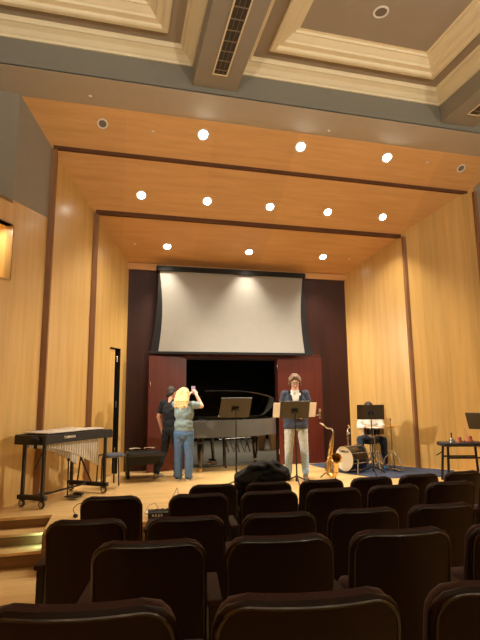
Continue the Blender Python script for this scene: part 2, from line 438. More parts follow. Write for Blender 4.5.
L = bpy.data.lights.new('backstage_work_lamp', 'AREA'); L.size = 1.6; L.energy = 11; L.color = (1, .9, .75); L.spread = math.radians(120)
lo = bpy.data.objects.new('backstage_work_lamp', L); COL.objects.link(lo); lo.location = (2.8, 11.6, 3.1)
# side room behind the left doorway
bm = B(); wallstrip(bm, (-1.6, 8.3), (-.5, 10.2), 0, 2.6, t=.05); struct('wall_side_room', bm, M_VOID)

# --- doors
def leaf(name, w, hinge, ang, mirror, label=None, z1=2.07):
    """slab door, local x from hinge; ang = heading of the leaf"""
    o = bpy.data.objects.new(name, None); COL.objects.link(o); o.location = hinge; o.rotation_euler = (0, 0, ang); tag(o, kind='structure')
    bm = B(); box(bm, 0, w, -.022, .022, .01, z1, .003); link('door_panel', bm, M_RED, o)
    s = 1 if mirror else -1
    bm = B()
    if mirror: box(bm, w-.04, w-.015, s*.022, s*.03, 1.50, 1.60, .002)
    else: box(bm, w-.10, w-.05, s*.022, s*.03, .86, 1.06, .002)
    if not mirror: tube(bm, [(w-.075, s*.03, .93), (w-.075, s*.075, .93), (w-.19, s*.08, .93)], .011)
    if not mirror: ell(bm, (w-.075, s*.045, 1.02), (.018, .02, .018), seg=10)
    link('door_bolt' if mirror else 'door_handle', bm, M_CHROME, o, smooth=True)
    bm = B()
    for z in (.2, 1.0, 1.85): tube(bm, [(0, -.01, z), (0, -.01, z+.1)], .012)
    link('door_hinge', bm, M_CHROME, o, smooth=True)
    return o
leaf('door_1', .76, (OX0-.01, YB-.035, 0), PI+math.radians(19), True)
leaf('door_2', .93, (OX1+.01, YB-.035, 0), -math.radians(2.5), False)
# veneered side door standing ajar in the left wall
h = lerp(Bp, Cp, T1-.03); ang = math.atan2(Bp[1]-Cp[1], Bp[0]-Cp[0])
o = bpy.data.objects.new('door_3', None); COL.objects.link(o); o.location = (h[0]-.03, h[1]+.0, 0); o.rotation_euler = (0, 0, ang-.10); tag(o, kind='structure')
bm = B(); box(bm, .11, .38, -.02, .02, .01, DH-.03, .003); link('door_panel', bm, M_WALL, o)
for z in (.35, 1.15, 1.95):
    bm = B(); tube(bm, [(.045, .02, z), (.045, .02, z+.11)], .014); link('door_hinge', bm, M_CHROME, o, smooth=True)
j0 = lerp(Bp, Cp, T1-.004); j1 = lerp(Bp, Cp, T1+.001); nn = Vector((-(Cp[1]-Bp[1]), Cp[0]-Bp[0])).normalized()*.125
bm = B(); prism(bm, [j0, j1, (j1[0]+nn.x, j1[1]+nn.y), (j0[0]+nn.x, j0[1]+nn.y)], 0, DH); struct('trim_60', bm, M_BLKM)  # black lining on the jamb, put in as the shade of the door gap
# ================================================================== projection screen
t = thing('projection_screen', 'large pale pull-down projection screen hanging above the stage opening', 'screen', (0, 8.9, 0))
XS0, XS1, SZ0, SZ1 = .70, 3.60, 2.16, 3.70
bm = B()
N_ = 24
def edge(z, s):   # tensioned side edge bows inward
    u = (z-SZ0)/(SZ1-SZ0); x = XS0 if s < 0 else XS1
    return x-s*.06*math.sin(PI*min(1, u*1.0))*1
for k in range(N_):
    za = SZ0+(SZ1-SZ0)*k/N_; zb = SZ0+(SZ1-SZ0)*(k+1)/N_
    pa = [(edge(za, -1), 0, za), (edge(za, 1), 0, za), (edge(zb, 1), 0, zb), (edge(zb, -1), 0, zb)]
    pb = [(x, .004, z) for x, y, z in pa]
    a = [bm.verts.new(p) for p in pa]; b = [bm.verts.new(p) for p in pb]; bm.faces.new(a); bm.faces.new(b[::-1])
    bm.faces.new((a[0], a[3], b[3], b[0])); bm.faces.new((a[1], a[2], b[2], b[1]))
link('screen_surface', bm, M_SCREEN, t)
for s in (-1, 1):
    bm = B()
    for k in range(N_):
        za = SZ0+(SZ1-SZ0)*k/N_; zb = SZ0+(SZ1-SZ0)*(k+1)/N_
        def outer(z): u = (z-SZ0)/(SZ1-SZ0); return (XS0 if s < 0 else XS1)+s*(.02+.13*(1-u)**2.2)
        a = [bm.verts.new(p) for p in ((edge(za, s), .0, za), (outer(za), 0, za), (outer(zb), 0, zb), (edge(zb, s), .0, zb))]
        b = [bm.verts.new((v.co.x, .004, v.co.z)) for v in a]
        bm.faces.new(a); bm.faces.new(b[::-1]); bm.faces.new((a[1], a[2], b[2], b[1]))
    link('side_border', bm, M_BLKM, t)
bm = B(); box(bm, XS0-.19, XS1+.17, -.02, .02, SZ0-.05, SZ0, .006); link('weight_bar', bm, M_BLKM, t)
bm = B(); box(bm, XS0-.06, XS1+.06, -.03, .1, SZ1, SZ1+.10, .008); link('screen_case', bm, M_BLKM, t)

# ================================================================== ceiling downlights
M_LAMP = emis('lamp_glow', (1, .93, .8), 28)
M_BAFFLE = mat('lamp_baffle', (120, 112, 96), rough=.5)
def downlight(x, y, z, tilt, lit, label, group, r=.065, watts=None, cone=128):
    t = thing('ceiling_light', label, 'ceiling light', (x, y, z), 0, group); t.rotation_euler = (tilt, 0, 0)
    bm = B(); lathe(bm, [(r*.86, .004), (r*.86, -.004), (r, -.008), (r*1.18, -.006), (r*1.2, .002)], 28); link('trim_ring', bm, M_WHITE, t, smooth=True)
    if lit:
        bm = B(); lathe(bm, [(r*.86, .001), (r*.6, -.003), (0, -.004)], 24); link('lamp_lens', bm, M_LAMP, t, smooth=True)
        L = bpy.data.lights.new('downlight_beam', 'SPOT'); L.energy = watts or STAGE_W; L.color = LIGHT_COL; L.spot_size = math.radians(cone); L.spot_blend = .9; L.shadow_soft_size = .05
        lo = bpy.data.objects.new('downlight_beam', L); COL.objects.link(lo); lo.parent = t; lo.location = (0, 0, -.03)
        lo.rotation_euler = (-tilt, 0, 0)
    else:
        bm = B(); lathe(bm, [(r*.86, .0), (r*.7, -.001), (r*.3, .0), (0, -.001)], 24); link('lamp_baffle', bm, M_BAFFLE, t, smooth=True)
    return t
pos = {1: ('front', 6.80, [1.17, 2.79, 4.38]), 2: ('middle', 7.71, [.28, 1.40, 2.54, 3.66, 4.79]), 3: ('rear', 8.65, [.81, 2.40, 3.96])}
names5 = ['leftmost', 'second from left', 'central one', 'second from right', 'rightmost']; names3 = ['leftmost', 'central one', 'rightmost']
for k, (nm, y, xs) in pos.items():
    nn = names5 if len(xs) == 5 else names3
    for x, q in zip(xs, nn):
        z, sl = ceil_at(y)
        tilt = math.atan((ceil_at(y+.05)[0]-ceil_at(y-.05)[0])/.1)
        downlight(x, y, z-.002, tilt, True, 'lit round downlight in the %s wooden ceiling panel, %s of its row' % (nm, q), 'lit stage downlights', r=.082 if k == 1 else .074, watts=STAGE_W*(1.15 if k == 1 else 1), cone=80 if k == 3 else 96)
z, sl = ceil_at(6.82); tl = math.atan((ceil_at(6.87)[0]-ceil_at(6.77)[0])/.1)
downlight(-.34, 6.82, z-.002, tl, False, 'unlit round downlight at the left end of the front wooden ceiling panel', 'unlit downlights')
downlight(5.89, 6.82, z-.002, tl, False, 'unlit round downlight at the right end of the front wooden ceiling panel', 'unlit downlights')
downlight(3.12, 4.78, 6.172, 0, False, 'unlit round downlight inside the coffered plaster ceiling panel above the hall', 'unlit downlights', r=.085)
# unseen dim lamps added overhead to give the house some fill light
for x, y, q in ((-.8, .0, 'left'), (3.2, .0, 'centre'), (6.9, .0, 'right')):
    downlight(x, y, 6.172, 0, True, 'dim house downlight in the rear coffer, %s' % q, 'house downlights', watts=ADDED_HOUSE_W)
for x, y, q, a in ((-2.35, 1.6, 'left', 0), (7.9, 1.6, 'right', PI), (-.8, -3, 'back', PI/2), (2.6, -3, 'back', PI/2+.001), (7.0, -3, 'back', PI/2)):  # unseen uplights added to brighten the house ceiling and header
    t = thing('wall_sconce', 'bowl-shaped uplight wall sconce on the %s wall, %s' % (q, 'central one' if x == 2.6 else 'left part' if x < 0 else 'right part'), 'wall lamp', (x, y, 3.7 if y > 0 else 3.0), a, 'uplight sconces')
    bm = B(); lathe(bm, [(0, -.14), (.07, -.12), (.14, -.05), (.17, .02), (.16, .02), (.13, -.04), (0, -.06)], 24, Matrix.Translation((.18, 0, 0))); link('bowl', bm, M_CREAM, t, smooth=True)
    bm = B(); box(bm, 0, .06, -.05, .05, -.14, .0, .008); link('wall_plate', bm, M_BRASS, t)
    L = bpy.data.lights.new('sconce_uplight', 'AREA'); L.shape = 'DISK'; L.size = .24; L.spread = math.radians(180 if y > 0 else 116); L.energy = ADDED_SIDE_W if y > 0 else L2W; L.color = (1, .90, .76)
    lo = bpy.data.objects.new('sconce_uplight', L); COL.objects.link(lo); lo.parent = t; lo.location = (.18, 0, .03); lo.rotation_euler = (PI, math.radians(12 if y > 0 else 44)*(1 if y > 0 else 1), 0)
# small sprinkler heads
for x, y, q in ((-.5, 6.4, 'in the plaster soffit at far left'), (.4, 6.84, 'beside the leftmost unlit downlight'), (3.14, 6.45, 'in the plaster soffit above the central front downlight'), (5.17, 6.80, 'between the right lit and the unlit front downlight'), (.22, 8.64, 'in the rear wooden ceiling panel at left'), (4.55, 8.66, 'in the rear wooden ceiling panel at right')):
    z = ceil_at(y)[0] if y > 6.62 else 5.5
    bm = B(); lathe(bm, [(0, -.014), (.016, -.012), (.024, -.004), (.03, .004)], 14, Matrix.Translation((x, y, z)))
    tag(link('sprinkler_head', bm, M_WHITE, smooth=True), 'small round sprinkler cap %s' % q, 'sprinkler', 'sprinkler caps')
# air vents in the beams
def vent(x, y0, y1, label):
    t = thing('air_vent', label, 'vent', (x, (y0+y1)/2, 5.6), 0, 'long slot vents under the beams')
    h = (y1-y0)/2; w_ = .085
    bm = B(); box(bm, -w_-.018, -w_, -h-.018, h+.018, -.012, .001); box(bm, w_, w_+.018, -h-.018, h+.018, -.012, .001); box(bm, -w_, w_, -h-.018, -h, -.012, .001); box(bm, -w_, w_, h, h+.018, -.012, .001)
    link('vent_frame', bm, M_CREAM, t)
    bm = B(); box(bm, -w_, w_, -h, h, -.002, .0); link('vent_slot', bm, mat('vent_dark', (64, 56, 44), rough=.8), t)
    bm = B(); n = int((y1-y0)/.17)
    for i in range(n):
        y = -h+(i+.5)*(2*h)/n; box(bm, -w_, w_, y-.008, y+.008, -.010, -.003)
    for xx in (-.03, .03): box(bm, xx-.003, xx+.003, -h, h, -.009, -.003)
    link('vent_blades', bm, mat('vent_blade', (120, 106, 84), rough=.6), t)
vent(1.2, 2.3, 5.66, 'long dark slot air vent under the centre ceiling beam')
vent(5.2, 2.3, 5.66, 'long dark slot air vent under the right-hand ceiling beam')

# ================================================================== audience seats
def padmesh(w, h, r, t, rb=.02, edge_=.02, curve=0, nx=18, nz=16, lean=0):
    """rounded upholstered slab: width w, height h, top corner radius r, thickness t (along y)"""
    bm = B(); hw = w/2
    def halfw(z):
        if z > h-r: return hw-r+math.sqrt(max(0, r*r-(z-(h-r))**2))
        if z < rb: return hw-rb+math.sqrt(max(0, rb*rb-(rb-z)**2))
        return hw
    zs = []
    for k in range(nz+1):
        u = k/nz; zs.append(h*(.5-.5*math.cos(PI*u))*.55+h*u*.45)
    us = [math.sin((i/nx-.5)*PI)*.5+.5 for i in range(nx+1)]
    fr, bk = {}, {}
    for k, z in enumerate(zs):
        H = max(halfw(min(max(z, 1e-4), h-1e-4)), .02)
        for i, u in enumerate(us):
            x = -H+2*H*u
            de = min(H-abs(x), z, h-z)
            f = math.sqrt(max(0, 1-(1-min(1, de/edge_))**2)) if de < edge_ else 1
            yc = -curve*(1-(x/hw)**2)
            y = yc; lz = z
            bdry = (k in (0, nz) or i in (0, nx))
            a = bm.verts.new((x, y+t/2*max(f, .0)+lean*z, lz)); fr[k, i] = a
            bk[k, i] = a if bdry else bm.verts.new((x, y-t/2*f+lean*z, lz))
    for k in range(nz):
        for i in range(nx):
            for d in (fr, bk):
                vs = [d[k, i], d[k, i+1], d[k+1, i+1], d[k+1, i]]
                try: bm.faces.new(vs if d is fr else vs[::-1])
                except ValueError: pass
    return bm
def make_seat():
    t = thing('theater_seat', 'x', 'seat')
    SH = mat('x', (0, 0, 0)) if False else None
    b = padmesh(.475, .53, .085, .03, edge_=.018, curve=.048, lean=-.16); bmesh.ops.translate(b, verts=b.verts[:], vec=(0, -.02, .345))
    link('back_shell', b, M_SHELL, t, smooth=True)
    b = padmesh(.458, .494, .085, .034, edge_=.016, curve=.046, lean=-.16); bmesh.ops.translate(b, verts=b.verts[:], vec=(0, .008, .384))
    link('back_cushion', b, M_FAB, t, smooth=True)
    P_ = []; hw = .2375-.014; hh = .53-.014; r = .075
    for z in (.08, .2, .32, hh-r): P_.append((-hw, z))
    for k in range(1, 7): a = k/6*PI/2; P_.append((-hw+r-r*math.cos(a), hh-r+r*math.sin(a)))
    for k in range(1, 10): P_.append((-hw+r+(2*hw-2*r)*k/10, hh))
    P_ += [(-x, z) for x, z in P_[:10][::-1]]
    b = B(); tube(b, [(x, -.048*(1-(x/.2375)**2)-.16*z-.014-.02, z+.345) for x, z in P_], .0055, n=8); link('edge_piping', b, mat('glossy_piping', (34, 15, 12), rough=.16, coat=.5), t, smooth=True)  # glossy tube added along the shell rim to catch the stage-light highlight
    # tipped-up seat pan
    b = padmesh(.42, .24, .06, .10, edge_=.045, curve=.0, lean=.35); bmesh.ops.translate(b, verts=b.verts[:], vec=(0, .10, .35))
    link('seat_cushion', b, M_FAB, t, smooth=True)
    b = B(); box(b, -.20, .20, .03, .09, .33, .36, .006); link('seat_hinge', b, M_BLK, t)
    return t
def side_parts(t, x, first):
    b = B(); box(b, x-.032, x+.032, -.06, .27, .585, .615, .008); link('armrest', b, M_ARM, t)
    b = B(); box(b, x-.024, x+.024, -.03, .24, .30, .585, .006); box(b, x-.02, x+.02, .02, .12, .02, .30); box(b, x-.03, x+.03, -.06, .24, 0, .02, .003)
    link('stanchion', b, M_BLK, t)
def floorz(y):
    for (y0, z0), (y1, z1) in zip(FLZ, FLZ[1:]):
        if y0 <= y <= y1: return z0+(z1-z0)*(y-y0)/(y1-y0)
rows = [
 ('nearest', 1.13, .005, [-.06, .48, 1.02]),
 ('second', 2.02, -.11, [.16, .70, 1.24, 1.80]),
 ('third', 2.93, -.235, [-.14, .43, .99, 1.535, 2.08, 2.66]),
 ('fourth', 3.84, -.285, [-.01, .65, 1.21, 1.75, 2.29, 2.84, 3.40]),
 ('front', 4.72, -.375, [.93, 1.47, 2.02, 2.57, 3.13, 3.70]),
]
SEATROOT = make_seat()
ordn = {3: ['leftmost', 'middle', 'rightmost']}
def ordinal(i, n):
    w_ = ['first', 'second', 'third', 'fourth', 'fifth', 'sixth', 'seventh']
    if i == 0: return 'leftmost'
    if i == n-1: return 'rightmost in view'
    return w_[i]+' from the left'
extra = {('front', 1): 'black jacket over its back', ('third', 0): 'beside the stage steps aisle', ('front', 0): 'in front of the bare music stand'}
seat_done = False
for rn, yc, dz, xs in rows:
    for i, x in enumerate(xs):
        y = yc+(x-CX)**2/30; z = dz
        rz = math.atan(-(x-CX)/15)*-1
        lab = 'dark plastic-backed maroon theater seat, %s in the %s row' % (ordinal(i, len(xs)), rn)
        if (rn, i) in extra: lab = 'maroon theater seat, %s in the %s row, %s' % (ordinal(i, len(xs)), rn, extra[rn, i])
        if rn == 'nearest': lab += ' to the camera'
        g = 'theater seats in the %s row' % rn
        if not seat_done:
            t = SEATROOT; seat_done = True; t.location = (x, y, z); t.rotation_euler = (0, 0, rz); t['label'] = lab; t['group'] = g
        else:
            t = dup(SEATROOT, (x, y, z), rz, lab, g, skip=('armrest', 'stanchion'))
        gap = .275
        side_parts(t, -gap, True)
        if i == len(xs)-1 or (rn == 'fourth' and i == 0): side_parts(t, gap, False)

# jacket heaped over the front-row seat
bm = B(); random.seed(3)
ell(bm, (0, .06, .03), (.2, .15, .10)); ell(bm, (-.14, .03, -.0), (.16, .12, .09)); ell(bm, (.15, .05, .02), (.15, .13, .10)); ell(bm, (.0, .02, .11), (.13, .10, .055))
cap(bm, (-.10, -.02, .10), (-.27, -.02, -.0), .05, .035); cap(bm, (.02, -.03, .12), (.2, -.03, .02), .05, .045); cap(bm, (.12, .02, .12), (.27, .02, -.03), .05, .03)
cap(bm, (-.22, .08, -.05), (-.18, .16, -.3), .07, .06); cap(bm, (.1, .1, -.05), (.1, .18, -.3), .09, .07); cap(bm, (-.02, -.01, .13), (-.06, -.045, .04), .03, .03)
o = remeshed('jacket', bm, mat('black_cloth', (9, 9, 10), rough=.8, sheen=.05), None, vox=.009, smooth=2, wrinkle=.020, wscale=12)
o.location = (1.45, 4.80, .52); tag(o, 'black jacket heaped over the back of a front row seat', 'jacket')

# ================================================================== music stands
def music_stand(loc, rz, H, label, tilt=20, dw=.50, dh=.32, pages=False, group='black music stands'):
    t = thing('music_stand', label, 'music stand', loc, rz, group)
    # faces local +Y (reader's side is +Y); audience sees the back at -Y
    R_ = Matrix.Translation((0, .03, H)) @ Matrix.Rotation(math.radians(tilt), 4, 'X')
    bm = B(); box(bm, -dw/2, dw/2, -.003, .003, -dh/2, dh/2, .002)
    box(bm, -dw/2, dw/2, .0, .05, -dh/2-.003, -dh/2+.002)
    box(bm, -dw/2, dw/2, .0, .012, dh/2-.003, dh/2+.002)
    bmesh.ops.transform(bm, matrix=R_, verts=bm.verts[:]); link('desk', bm, mat('stand_desk', (52, 44, 34), rough=.42), t)
    bm = B(); box(bm, -.05, .05, -.02, -.003, -.035, .02, .003); tube(bm, [(-.028, -.012, .01), (-.05, -.02, -.06)], .007); tube(bm, [(.028, -.012, .01), (.05, -.02, -.06)], .007)
    tube(bm, [(-.03, -.02, .0), (-.03, -.034, .0)], .013); tube(bm, [(.03, -.02, .0), (.03, -.034, .0)], .013)
    bmesh.ops.transform(bm, matrix=R_, verts=bm.verts[:]); link('bracket', bm, M_BLKM, t)
    bm = B(); tube(bm, [(0, 0, .24), (0, 0, H-.0)], .0085); tube(bm, [(0, 0, .10), (0, 0, H*.55)], .0125); tube(bm, [(0, 0, H*.53), (0, 0, H*.57)], .018)
    tube(bm, [(0, 0, H-.03), (0, .02, H)], .012); link('pole', bm, M_BLK, t, smooth=True)
    bm = B(); tube(bm, [(0, 0, .05), (0, 0, .14)], .022); link('hub', bm, M_BLK, t, smooth=True)
    for a in (-90, 30, 150):
        d = Vector((math.cos(math.radians(a)), math.sin(math.radians(a)), 0))
        bm = B(); tube(bm, [d*.015+Vector((0, 0, .12)), d*.12+Vector((0, 0, .075)), d*.24+Vector((0, 0, .012))], [.011, .010, .009])
        link('leg', bm, M_BLK, t, smooth=True)
    return t, R_
music_stand((1.69, 6.93, 0), -.02, 1.16, 'black music stand standing alone in front of the grand piano', tilt=38, dw=.46, dh=.36)
ms, R_ = music_stand((2.655, 7.03, 0), -.18, 1.11, 'black music stand with white pages, in front of the man in the blazer', tilt=30, dw=.46, dh=.30)
music_stand((4.225, 7.52, 0), -.36, 1.03, 'black music stand hiding the drummer', tilt=10, dw=.46, dh=.25)
music_stand((5.19, 5.98, 0), -.95, .93, 'black music stand cut off by the right edge of the view, near the small table', tilt=32, dw=.5, dh=.28)
for s, q in ((-1, 'left'), (1, 'right')):
    bm = B(); box(bm, s*.26-.075, s*.26+.075, .006, .010, -.135, .125)
    if s: bmesh.ops.transform(bm, matrix=Matrix.Translation(ms.location) @ Matrix.Rotation(-.18, 4, 'Z') @ R_, verts=bm.verts[:])
    tag(link('sheet_music', bm, M_PAPER), 'white sheet of music sticking out from the %s of the speaking man\'s stand' % q, 'sheet music', 'pages on the stand')

# ================================================================== grand piano
pn = thing('grand_piano', 'black grand piano with its lid propped open in the rear opening', 'piano', (1.29, 8.50, 0))
PW, PD = 1.80, 1.42
def rim(off=0):
    """plan outline: keyboard end at x=0, bentside towards -y (the audience)"""
    c = [(.24, PD), (.24, 0), (.62, .0), (.85, .02), (1.06, .07), (1.25, .15), (1.42, .24), (1.56, .33), (1.66, .43), (1.73, .56), (1.76, .72), (1.76, .95), (1.75, 1.18), (1.72, 1.33), (1.66, PD)]
    cx_, cy_ = .85, .85
    out = []
    for x, y in c:
        v = Vector((x-cx_, y-cy_)); L_ = v.length; v = v*(L_-off)/L_; out.append((cx_+v.x, cy_+v.y))
    return out
ro, ri = rim(0), rim(.045)
bm = B()
n = min(len(ro), len(ri)); z0, z1 = .60, .90
a0 = [bm.verts.new((x, y, z0)) for x, y in ro]; a1 = [bm.verts.new((x, y, z1)) for x, y in ro]
b0 = [bm.verts.new((x, y, z0+.12)) for x, y in ri]; b1 = [bm.verts.new((x, y, z1)) for x, y in ri]
for i in range(n):
    j = (i+1) % n
    bm.faces.new((a0[i], a0[j], a1[j], a1[i])); bm.faces.new((a1[i], a1[j], b1[j], b1[i])); bm.faces.new((b1[i], b1[j], b0[j], b0[i]))
bm.faces.new(a0[::-1]); bm.faces.new(b0)
link('case', bm, M_PIANOSIDE, pn, smooth=True)
assert True
bm = B(); vs = [bm.verts.new((x, y, z0+.14)) for x, y in ri]; bm.faces.new(vs); link('cast_plate', bm, M_BRASS, pn)
# key bed, arms, keys, fallboard, music desk
bm = B(); box(bm, 0, .26, .02, PD-.02, .60, .68, .006); link('key_bed', bm, M_PIANO, pn)
for y_ in (0, PD-.06):
    bm = B(); box(bm, 0, .25, y_, y_+.06, .60, .90, .012); link('key_cheek', bm, M_PIANOSIDE, pn)
bm = B(); box(bm, .02, .18, .09, PD-.09, .68, .70)
link('white_keys', bm, M_WHITE, pn)
bm = B()
for k in range(36): box(bm, .09, .18, .12+k*.034, .132+k*.034, .70, .711)
link('black_keys', bm, M_BLK, pn)
bm = B(); box(bm, .18, .205, .07, PD-.07, .68, .86, .005); link('fallboard', bm, M_PIANO, pn)
# lid, hinged along the far side, propped on a stick
lid_ang = math.radians(21)
HZ = Vector((0, PD-.01, z1+.008))
bm = B(); t_ = .018
outl = [(x, y) for x, y in rim(-.012)]
la = [bm.verts.new((x, y-(PD-.01), 0)) for x, y in outl]; lb = [bm.verts.new((x, y-(PD-.01), t_)) for x, y in outl]
bm.faces.new(la[::-1]); bm.faces.new(lb)
for i in range(len(la)):
    j = (i+1) % len(la); bm.faces.new((la[i], la[j], lb[j], lb[i]))
bmesh.ops.transform(bm, matrix=Matrix.Translation(HZ) @ Matrix.Rotation(-lid_ang, 4, 'X'), verts=bm.verts[:])
link('lid', bm, M_PIANO, pn)
bm = B(); tube(bm, [(1.0, .24, z1-.02), (1.0, .34, z1+.37)], .01); link('lid_prop', bm, M_PIANO, pn, smooth=True)
for (x, y) in ((.16, .14), (.16, PD-.14), (1.45, PD-.3)):
    bm = B(); lathe(bm, [(0, .60), (.075, .60), (.075, .52), (.055, .50), (.06, .46), (.05, .20), (.035, .11), (.045, .10), (.045, .085), (0, .085)], 14, Matrix.Translation((x, y, 0)))
    lg = link('leg', bm, M_PIANO, pn, smooth=True)
    bm = B(); tube(bm, [(x-.02, y, .045), (x+.02, y, .045)], .043, n=16); tube(bm, [(x, y, .04), (x, y, .095)], .018); link('caster', bm, M_BRASS, lg, smooth=True)
bm = B(); tube(bm, [(.46, .55, .60), (.50, .60, .12)], .016); tube(bm, [(.46, .79, .60), (.50, .74, .12)], .016); box(bm, .42, .54, .54, .80, .06, .14, .01)
ly = link('pedal_lyre', bm, M_PIANO, pn, smooth=False)
for k in range(3):
    bm = B(); box(bm, .36, .43, .59+k*.07, .62+k*.07, .07, .082, .003); link('pedal', bm, M_BRASS, ly)
bm = B(); tube(bm, [(.46, .6, .58), (.78, .67, .60)], .01); tube(bm, [(.1, .14, .09), (.62, .14, .09)], .012); tube(bm, [(.62, .14, .09), (.62, .14, .05)], .02); tube(bm, [(.60, .14, .10), (.60, .18, .60)], .03)
link('brace', bm, M_BLK, pn, smooth=True)

# piano bench
t = thing('piano_bench', 'black piano bench with white papers on it, by the left door leaf', 'bench', (.42, 8.42, 0), .05)
bm = padmesh(.58, .36, .03, .07, rb=.03, edge_=.03); bmesh.ops.transform(bm, matrix=Matrix.Translation((0, -.18, .43)) @ Matrix.Rotation(-PI/2, 4, 'X') @ Matrix.Scale(-1, 4, (0, 0, 1)) @ Matrix.Translation((0, 0, 0)), verts=bm.verts[:])
bmesh.ops.translate(bm, verts=bm.verts[:], vec=(0, 0, 0))
link('seat_pad', bm, M_BLK, t, smooth=True)
bm = B(); box(bm, -.27, .27, -.15, .15, .22, .41, .006); link('apron', bm, M_BLK, t)
for sx in (-1, 1):
    for sy in (-1, 1):
        bm = B(); lathe(bm, [(0, .28), (.035, .28), (.035, .22), (.026, .2), (.03, .05), (.022, 0), (0, 0)], 12, Matrix.Translation((sx*.235, sy*.11, 0))); link('leg', bm, M_BLK, t, smooth=True)
for (x, y, rz, q) in ((.30, 8.40, .3, 'left'), (.53, 8.43, -.2, 'right')):
    bm = B()
    pts = [(-.09, -.05, 0), (0, -.06, .012), (.1, -.05, 0), (.1, .07, .004), (0, .06, .014), (-.09, .07, .004)]
    vs = [bm.verts.new(p) for p in pts]; bm.faces.new((vs[0], vs[1], vs[4], vs[5])); bm.faces.new((vs[1], vs[2], vs[3], vs[4]))
    bmesh.ops.solidify(bm, geom=bm.faces[:], thickness=.003)
    o = link('paper_sheet', bm, M_PAPER, None); o.location = (x, y, .470); o.rotation_euler = (0, 0, rz)
    tag(o, 'loose white paper on the %s of the piano bench' % q, 'paper', 'papers on the bench')

# congas and stands in the backstage
for x, y, r, q in ((3.42, 11.5, .15, 'left'), (3.76, 11.5, .145, 'right')):
    t = thing('conga_drum', 'tan conga drum behind the piano, the %s of the pair' % q, 'drum', (x, y, 0), 0, 'conga drums')
    bm = B(); lathe(bm, [(0, 0), (r*.62, 0), (r*.8, .2), (r*1.0, .5), (r*.9, .74), (0, .74)], 24); link('shell', bm, mat('conga_wood', (196, 146, 92), rough=.4), t, smooth=True)
    bm = B(); lathe(bm, [(r*.9, .74), (r*.98, .72), (r*.98, .77), (r*.9, .775), (0, .775)], 24); link('drumhead', bm, M_PAPER, t, smooth=True)
t = thing('folding_stand_rack', 'jumble of chrome folding stands on the floor behind the piano', 'stands', (2.85, 11.3, 0))
for k in range(7):
    bm = B(); x = -.4+k*.13
    tube(bm, [(x, 0, 0), (x+.14*(-1)**k, .1, .55)], .012); tube(bm, [(x+.12, .0, 0), (x-.05, .1, .5)], .012); link('stand_tube', bm, M_CHROME, t, smooth=True)
bm = B(); tube(bm, [(-.5, .05, .3), (.55, .05, .34)], .012); link('crossbar', bm, M_CHROME, t, smooth=True)

# ================================================================== vibraphone
# local x along the instrument from the narrow (left in view) end to the wide end; +y away from the audience
p0 = Vector((-1.0, 6.60)); vrz = math.radians(54)
t = thing('vibraphone', 'silver-barred vibraphone on a black wheeled frame at stage left', 'vibraphone', (p0.x, p0.y, 0), vrz)
VL = 1.03; WN, WW = .16, .29      # half widths at the two ends
ZT_ = .87
def hw_(x): return WN+.06+(WW-WN-.02)*max(0, min(1, (x+.1)/(VL+.2)))
for s in (-1, 1):
    bm = B(); pts = [(-.07, s*(hw_(-.07)), 0), (VL+.04, s*hw_(VL+.04), 0)]
    a, b = pts; th = .03*s
    prism(bm, [(a[0], a[1]), (b[0], b[1]), (b[0], b[1]+th), (a[0], a[1]+th)], ZT_-.10, ZT_+.01)
    rl = link('side_rail', bm, M_BLK, t)
    if s < 0:
        an = math.atan2(b[1]-a[1], b[0]-a[0]); xx = .30; yy = -(hw_(xx)+.032)
        mt = Matrix.Translation((xx, yy-.001, ZT_-.035)) @ Matrix.Rotation(an, 4, 'Z') @ Matrix.Rotation(PI/2, 4, 'X')
        text_mesh('lettering', 'YAMAHA', .048, M_WHITE, rl, mt, depth=.001)
for x in (-.09, VL+.03):
    bm = B(); box(bm, x, x+.05, -hw_(x)-.03, hw_(x)+.03, ZT_-.11, ZT_+.005, .006); link('end_rail', bm, M_BLK, t)
bm = B(); ell(bm, (-.1, -.1, ZT_-.06), (.04, .09, .05), seg=12); tube(bm, [(-.09, -.1, ZT_-.05), (-.09, -.1, ZT_-.15)], .02); link('motor_box', bm, M_BLKM, t, smooth=True)
# bars: naturals (audience... player side) and accidentals
for rowi, (ys, cnt, skip) in enumerate(((-1, 22, ()), (1, 21, (2, 6, 9, 13, 16, 20)))):
    for k in range(cnt):
        if k in skip: continue
        x = .0+(VL-.03)*(k+(.5 if rowi else 0)+.3)/22; l_ = hw_(x)-.02
        bm = B(); y0, y1 = (-l_, .0-.015) if ys < 0 else (.015, l_)
        zz = ZT_+.022
        box(bm, x-.021, x+.021, y0, y1, zz, zz+.014, .003)
        link('tone_bar', bm, M_SILVER, t)
for ys, cnt in ((-1, 22), (1, 20)):
    for k in range(cnt):
        u = (k+.5)/cnt; x = .02+(VL-.04)*u
        ln = .06+.34*u**1.6
        y = ys*(hw_(x)*.58)
        bm = B(); tube(bm, [(x, y, ZT_-.10), (x, y, ZT_-.10-ln)], .0215, n=12); link('resonator_tube', bm, M_ALU, t, smooth=True)
for x, hw in ((0, WN), (VL, WW)):
    bm = B(); box(bm, x-.03, x+.03, -hw-.06, hw+.06, .09, .145, .006); bb = link('base_bar', bm, M_BLK, t)
    for s in (-1, 1):
        bm = B(); box(bm, x-.018, x+.018, s*hw-.018 - (.0), s*hw+.018, .14, ZT_-.08, .003); link('upright', bm, M_BLK, t)
        bm = B(); tube(bm, [(x-.012, s*hw, .046), (x+.012, s*hw, .046)], .046, n=20); cs = link('caster', bm, M_RUBBER, t, smooth=True)
        bm = B(); tube(bm, [(x-.018, s*hw, .046), (x+.018, s*hw, .046)], .03, n=16); tube(bm, [(x, s*hw, .05), (x, s*hw, .1)], .012); link('caster_hub', bm, M_CHROME, cs, smooth=True)
